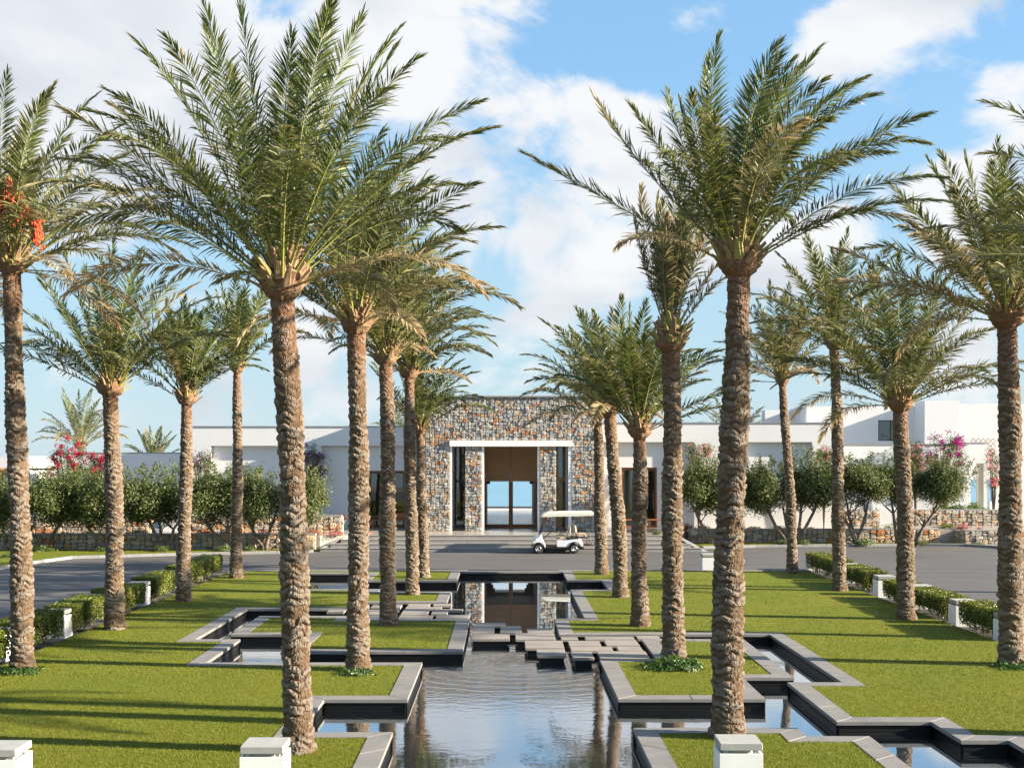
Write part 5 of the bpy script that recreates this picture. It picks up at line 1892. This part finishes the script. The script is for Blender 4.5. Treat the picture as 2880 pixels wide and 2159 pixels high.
pillar('large white pillar light at the bottom edge beside the tall near palm', -3.065, 15.66 + .28)
pillar('large white pillar light cut by the bottom left corner', -6.37, 15.5 + .28)
pillar('large white pillar light at the bottom edge in front of the near right palm', 3.02, 15.84 + .28, rz=math.radians(-1.2))
PLX, PRX = -10.72, 11.74
for lab, x, y in (('white pillar light at the left edge behind the leftmost trunk', PLX - .05, 26.4),
                  ('white pillar light between two green hedges left of the outer palm', PLX, 29.8),
                  ('white pillar light hidden by the hedge left of the outer palm trunk', PLX - .25, 33.0),
                  ('white pillar light right of the outer left palm trunk', PLX, 36.4),
                  ('white pillar light mostly hidden by the hedge of the small crowned palm', PLX - .2, 40.1),
                  ('white pillar light standing alone by the road at the near right palm', 7.75, 47.35),
                  ('white pillar light at the far right corner of the lawn', PRX + .12, 47.75),
                  ('white pillar light behind the two block hedge', PRX + .15, 42.85),
                  ('white pillar light left of the reddish hedge', PRX, 38.5),
                  ('white pillar light behind the outer right palm trunk', PRX + .15, 35.6),
                  ('white pillar light left of the bright green hedge', PRX, 31.9),
                  ('white pillar light touching the rightmost palm trunk', PRX, 28.95)):
    pillar(lab, x, y, .60)

# ------------------------------------------------------------------ golf cart (front towards -x)
cart = empty('golf_cart', (1.50, 55.95, ROADZ), label='white golf cart with cream roof and beige seats parked by the steps', cat='golf cart')
S_ = .002166
cz_ = lambda cx_, cy_: ((cx_ - 488) * S_, (1155 - cy_) * S_)
CWID = 1.16


def arc(cx_, cz0, r, a0, a1, n):
    return [(cx_ + r * math.cos(math.radians(a0 + (a1 - a0) * i / n)), cz0 + r * math.sin(math.radians(a0 + (a1 - a0) * i / n))) for i in range(n + 1)]


# front cowl: profile extruded, rounded over at the sides by three slices
front = [(-.24, .40), (-.262, .52), (-.235, .62), (-.15, .70), (-.02, .78), (.10, .855), (.15, .83), (.20, .70), (.27, .50), (.345, .31)]
front_low = arc(0, .215, .262, 8, 168, 9)
m_ = MB()
for k, (y0, y1, g) in enumerate(((.0, .07, .035), (.07, CWID - .07, 0.0), (CWID - .07, CWID, .035))):
    pts = [(x + (g if x < .1 else -g * .3), z - g * .9) for x, z in front] + front_low
    m_.prism(pts, y0 + .001 * k, y1, 'y')
cowl = m_.build('front_cowl', m_cartpaint, cart)
m_ = MB()
m_.box(-.262, -.19, .10, CWID - .10, .30, .395, .01)
m_.build('bumper', m_black, cowl)
for y in (-.006, CWID - .012):
    m_ = MB()
    m_.prism([(-.165, .575), (-.09, .565), (-.075, .62), (-.10, .665), (-.15, .64)], y, y + .018, 'y')
    m_.build('headlight', m_lampglass, cart)
# rear body with wheel arch
RWX = 1.62
rear = [(.855, .31), (.855, .60), (1.02, .605), (1.30, .625), (1.50, .66), (1.76, .675), (1.90, .69), (1.96, .60), (2.02, .46), (2.03, .36), (1.95, .335)] + arc(RWX, .215, .285, 24, 160, 10)
m_ = MB()
for k, (y0, y1, g) in enumerate(((0, .06, .02), (.06, CWID - .06, 0), (CWID - .06, CWID, .02))):
    m_.prism([(x, z - (g if z > .58 else 0)) for x, z in rear], y0 + .001 * k, y1, 'y')
rb = m_.build('rear_body', m_cartpaint, cart)
m_ = MB()
m_.box(2.00, 2.025, .08, .20, .42, .55)
m_.box(2.00, 2.025, CWID - .20, CWID - .08, .42, .55)
tag(m_.build('tail_light', m_date, rb), kind='stuff')
for cx0, low, (a0, a1) in ((0, .268, (0, 172)), (RWX, .292, (18, 162))):   # black wheel arch lips
    for y in (-.012, CWID - .028):
        m_ = MB()
        o_, i_ = arc(cx0, .215, low + .032, a0, a1, 12), arc(cx0, .215, low, a0, a1, 12)
        m_.prism(o_ + i_[::-1], y, y + .04, 'y')
        m_.build('wheel_arch', m_black, cart)
m_ = MB()
m_.box(.30, 1.36, .01, CWID - .01, .225, .295, .008)
m_.build('sill', m_black, cart)
m_ = MB()
m_.box(.30, .87, .05, CWID - .05, .297, .325)
m_.box(.36, .375, .30, .40, .325, .42)
m_.box(.36, .375, .44, .52, .325, .42)
m_.build('floor', m_black, cart)
m_ = MB()
m_.box(-.02, 1.95, .2, CWID - .2, .20, .30)
m_.box(1.94, 2.06, .2, CWID - .2, .20, .24)
m_.build('chassis', m_black, cart)
for wx in (0, RWX):
    for wy, sgn in ((.0, 1), (CWID, -1)):
        wh = empty('wheel', (wx, wy, .213))
        wh.parent = cart
        t_ = MB()
        t_.lathe([(.115, 0), (.165, -.012 * sgn), (.198, .0), (.213, .03 * sgn), (.213, .15 * sgn), (.198, .18 * sgn), (.12, .18 * sgn)], (0, 0, 0), 'y', 28)
        t_.build('tyre', m_tyre, wh, smooth=True)
        r2 = MB()
        r2.lathe([(.128, .004 * sgn), (.128, -.010 * sgn), (.108, -.012 * sgn), (.100, .020 * sgn), (.05, .035 * sgn), (.045, .005 * sgn), (.03, -.004 * sgn)], (0, 0, 0), 'y', 28)
        for k in range(6):
            a = k * math.pi / 3
            dx_, dz_ = math.cos(a), math.sin(a)
            r2.tube([(dx_ * .04, .008 * sgn, dz_ * .04), (dx_ * .105, .004 * sgn, dz_ * .105)], .014, 5)
        r2.build('rim', m_alloy, wh, smooth=True)
        r3 = MB()
        r3.lathe([(.099, .034 * sgn), (.02, .034 * sgn)], (0, 0, 0), 'y', 20)
        r3.build('brake_drum', m_black, wh)
# seats
m_ = MB()
m_.box(.82, 1.32, .06, CWID - .06, .62, .79, .04)
m_.build('seat_cushion', m_seat, cart)
m_ = MB()
m_.box(1.30, 1.80, .02, CWID - .02, .62, .705, .01)
m_.build('seat_base', m_black, cart)
for nm, ang, xx, z0, h_ in (('front_backrest', 6, 1.39, .88, .32), ('rear_backrest', -8, 1.69, .93, .34)):
    for y0 in (.08, CWID / 2 + .01):
        m_ = MB()
        m_.box(-.05, .05, y0, y0 + CWID / 2 - .10, 0, h_, .035)
        o_ = m_.build('backrest', m_seat, cart)
        o_.location = (xx, 0, z0)
        o_.rotation_euler = (0, math.radians(ang), 0)
m_ = MB()
m_.box(1.72, 2.18, .08, CWID - .08, .72, .88, .05)
m_.build('rear_seat_cushion', m_seat, cart)
m_ = MB()
m_.box(1.70, 2.24, .06, CWID - .06, .69, .718)
m_.build('rear_seat_pan', m_black, cart)
# steering
m_ = MB()
m_.tube([(.25, .34, .66), (.66, .34, 1.04)], .022, 8)
st = m_.build('steering_column', m_black, cart)
m_ = MB()
cc, ax = Vector((.70, .34, 1.07)), Vector((.73, 0, .68))
u_ = Vector((0, 1, 0)); v_ = ax.cross(u_).normalized()
m_.tube([cc + u_ * (.165 * math.cos(t_ * math.pi / 10)) + v_ * (.165 * math.sin(t_ * math.pi / 10)) for t_ in range(21)], .016, 6, False)
m_.tube([cc - u_ * .16, cc + u_ * .16], .012, 5)
m_.build('steering_wheel', m_black, st)
m_ = MB()
m_.box(.16, .28, .08, CWID - .08, .60, .70, .02)
m_.build('dashboard', m_black, cart)
# roof and its posts
m_ = MB()
prof = [(.13, 1.66), (.22, 1.655), (1.4, 1.675), (2.54, 1.71), (2.58, 1.745), (2.48, 1.87), (2.38, 1.895), (1.2, 1.885), (.42, 1.855), (.25, 1.80), (.14, 1.70)]
m_.prism(prof, .045, CWID - .045, 'y')
m_.prism([(x * .985 + .02, 1.66 + (z - 1.66) * .72 + x * .006) for x, z in prof], -.05, .0449, 'y')
m_.prism([(x * .985 + .02, 1.66 + (z - 1.66) * .72 + x * .006) for x, z in prof], CWID - .0449, CWID + .05, 'y')
m_.build('roof', m_roofshell, cart)
for y in (.05, CWID - .05):
    m_ = MB()
    m_.tube([(.075, y, .82), (.40, y, 1.66)], .016, 6)
    m_.build('roof_post', m_black, cart)
    m_ = MB()
    m_.tube([(.03, y, .80), (.12, y, 1.0), (.33, y, 1.66)], .012, 6)
    m_.build('windscreen_frame', m_black, cart)
    m_ = MB()
    m_.tube([(1.58, y, .70), (1.575, y, 1.68)], .018, 6)
    m_.build('roof_post', m_black, cart)
    m_ = MB()      # arm rest hoops
    m_.tube([(.90, y, .66), (1.08, y, .90), (1.16, y, .97), (1.26, y, .97), (1.31, y, .90), (1.40, y, .70)], .017, 6)
    m_.build('arm_rest', m_black, cart)
    m_ = MB()      # rear grab rails and step
    m_.tube([(1.80, y, .72), (1.81, y, .96), (1.86, y, 1.0), (2.27, y, 1.0), (2.31, y, .96), (2.31, y, .40), (2.05, y, .37)], .015, 6)
    m_.build('grab_rail', m_black, cart)
m_ = MB()
m_.tube([(2.24, .06, 1.06), (2.24, .06, 1.13), (2.40, .06, 1.14), (2.47, .06, 1.06), (2.53, .06, .45), (2.44, .06, .38)], .016, 6)
m_.tube([(2.24, CWID - .06, 1.06), (2.24, CWID - .06, 1.13), (2.40, CWID - .06, 1.14), (2.47, CWID - .06, 1.06), (2.53, CWID - .06, .45), (2.44, CWID - .06, .38)], .016, 6)
m_.tube([(2.24, .06, 1.06), (2.24, .06, .40)], .014, 6)
m_.tube([(2.24, CWID - .06, 1.06), (2.24, CWID - .06, .40)], .014, 6)
m_.tube([(2.40, .06, 1.14), (2.40, CWID - .06, 1.14)], .014, 6)
m_.box(2.02, 2.46, .10, CWID - .10, .355, .385)
m_.build('rear_rack', m_black, cart)

# ------------------------------------------------------------------ benches on the terrace
def bench(label, x0, x1, y, back):
    root = empty('bench', ((x0 + x1) / 2, y, TZ), label=label, cat='bench')
    h = (x1 - x0) / 2
    m_ = MB()
    m_.box(-h, h, -.25, .25, .40, .46, .008)
    m_.build('seat', m_bench, root)
    for x in (-h + .55, h - .55):
        m_ = MB()
        m_.box(x - .04, x + .04, -.22, .22, 0, .399)
        m_.build('leg', m_bench, root)
    for a, b in back:
        m_ = MB()
        m_.box(a, b, .20, .25, .462, .80, .008)
        m_.build('backrest', m_bench, root)


bench('red brown timber bench under the left window', -7.35, -4.25, 64.3, ((-.75, .0), (.05, 1.5)))
bench('red brown timber bench under the right window', 5.6, 8.0, 64.3, ())

# lattice trellises on the white walls
def trellis(label, px0, py0, px1, py1, depth, n):
    s = depth / F
    x0, x1 = (px0 - CX) * s, (px1 - CX) * s
    z0, z1 = CAMZ + (HY - py1) * s, CAMZ + (HY - py0) * s
    root = empty('trellis', ((x0 + x1) / 2, depth, z0), label=label, cat='trellis')
    wdt, hgt = x1 - x0, z1 - z0
    p_ = wdt / n
    k = -int(hgt / p_) - 1
    for sgn in (1, -1):
        for i in range(-int(hgt / p_) - 1, n + 1):
            a = -wdt / 2 + i * p_
            t0 = max(0.0, (-wdt / 2 - a)); t1 = min(hgt, wdt / 2 - a)
            if t1 - t0 < .08:
                continue
            m_ = MB()
            m_.tube([(sgn * (a + t0), -.03 + .012 * sgn, t0), (sgn * (a + t1), -.03 + .012 * sgn, t1)], .014, 4)
            o_ = obj('slat', m_.mesh('slat', m_teak), root)
    return root


trellis('wooden lattice on the upper wall above the gate wall', 2730, 1232, 2800, 1282, 72.0, 5)
trellis('wooden lattice under the thin creeper on the garden wall', 2562, 1252, 2592, 1318, 68.9, 3)

# garden spotlights on the roof edges and a waste object: small dark lamp by the magenta creeper
m_ = MB()
m_.tube([(0, 0, 0), (0, 0, .18)], .02, 6)
m_.lathe([(.03, .16), (.10, .20), (.11, .32), (.06, .38)], (0, 0, 0), 'z', 12)
x, z = XZ(2698, 1240, 69.2)
tag(m_.build('spotlight', m_black, None, loc=(x, 69.2, 5.03)), 'small dark spotlight on the garden wall above the pink creeper', 'spotlight')
m_ = MB()
m_.tube([(0, 0, 0), (0, 0, .30)], .02, 6)
m_.box(-.09, .09, -.06, .06, .30, .42, .01)
x, z = XZ(172, 1272, 66.7)
tag(m_.build('spotlight', m_black, None, loc=(x, 66.8, 4.54)), 'small dark spotlight on the low white house roof', 'spotlight')
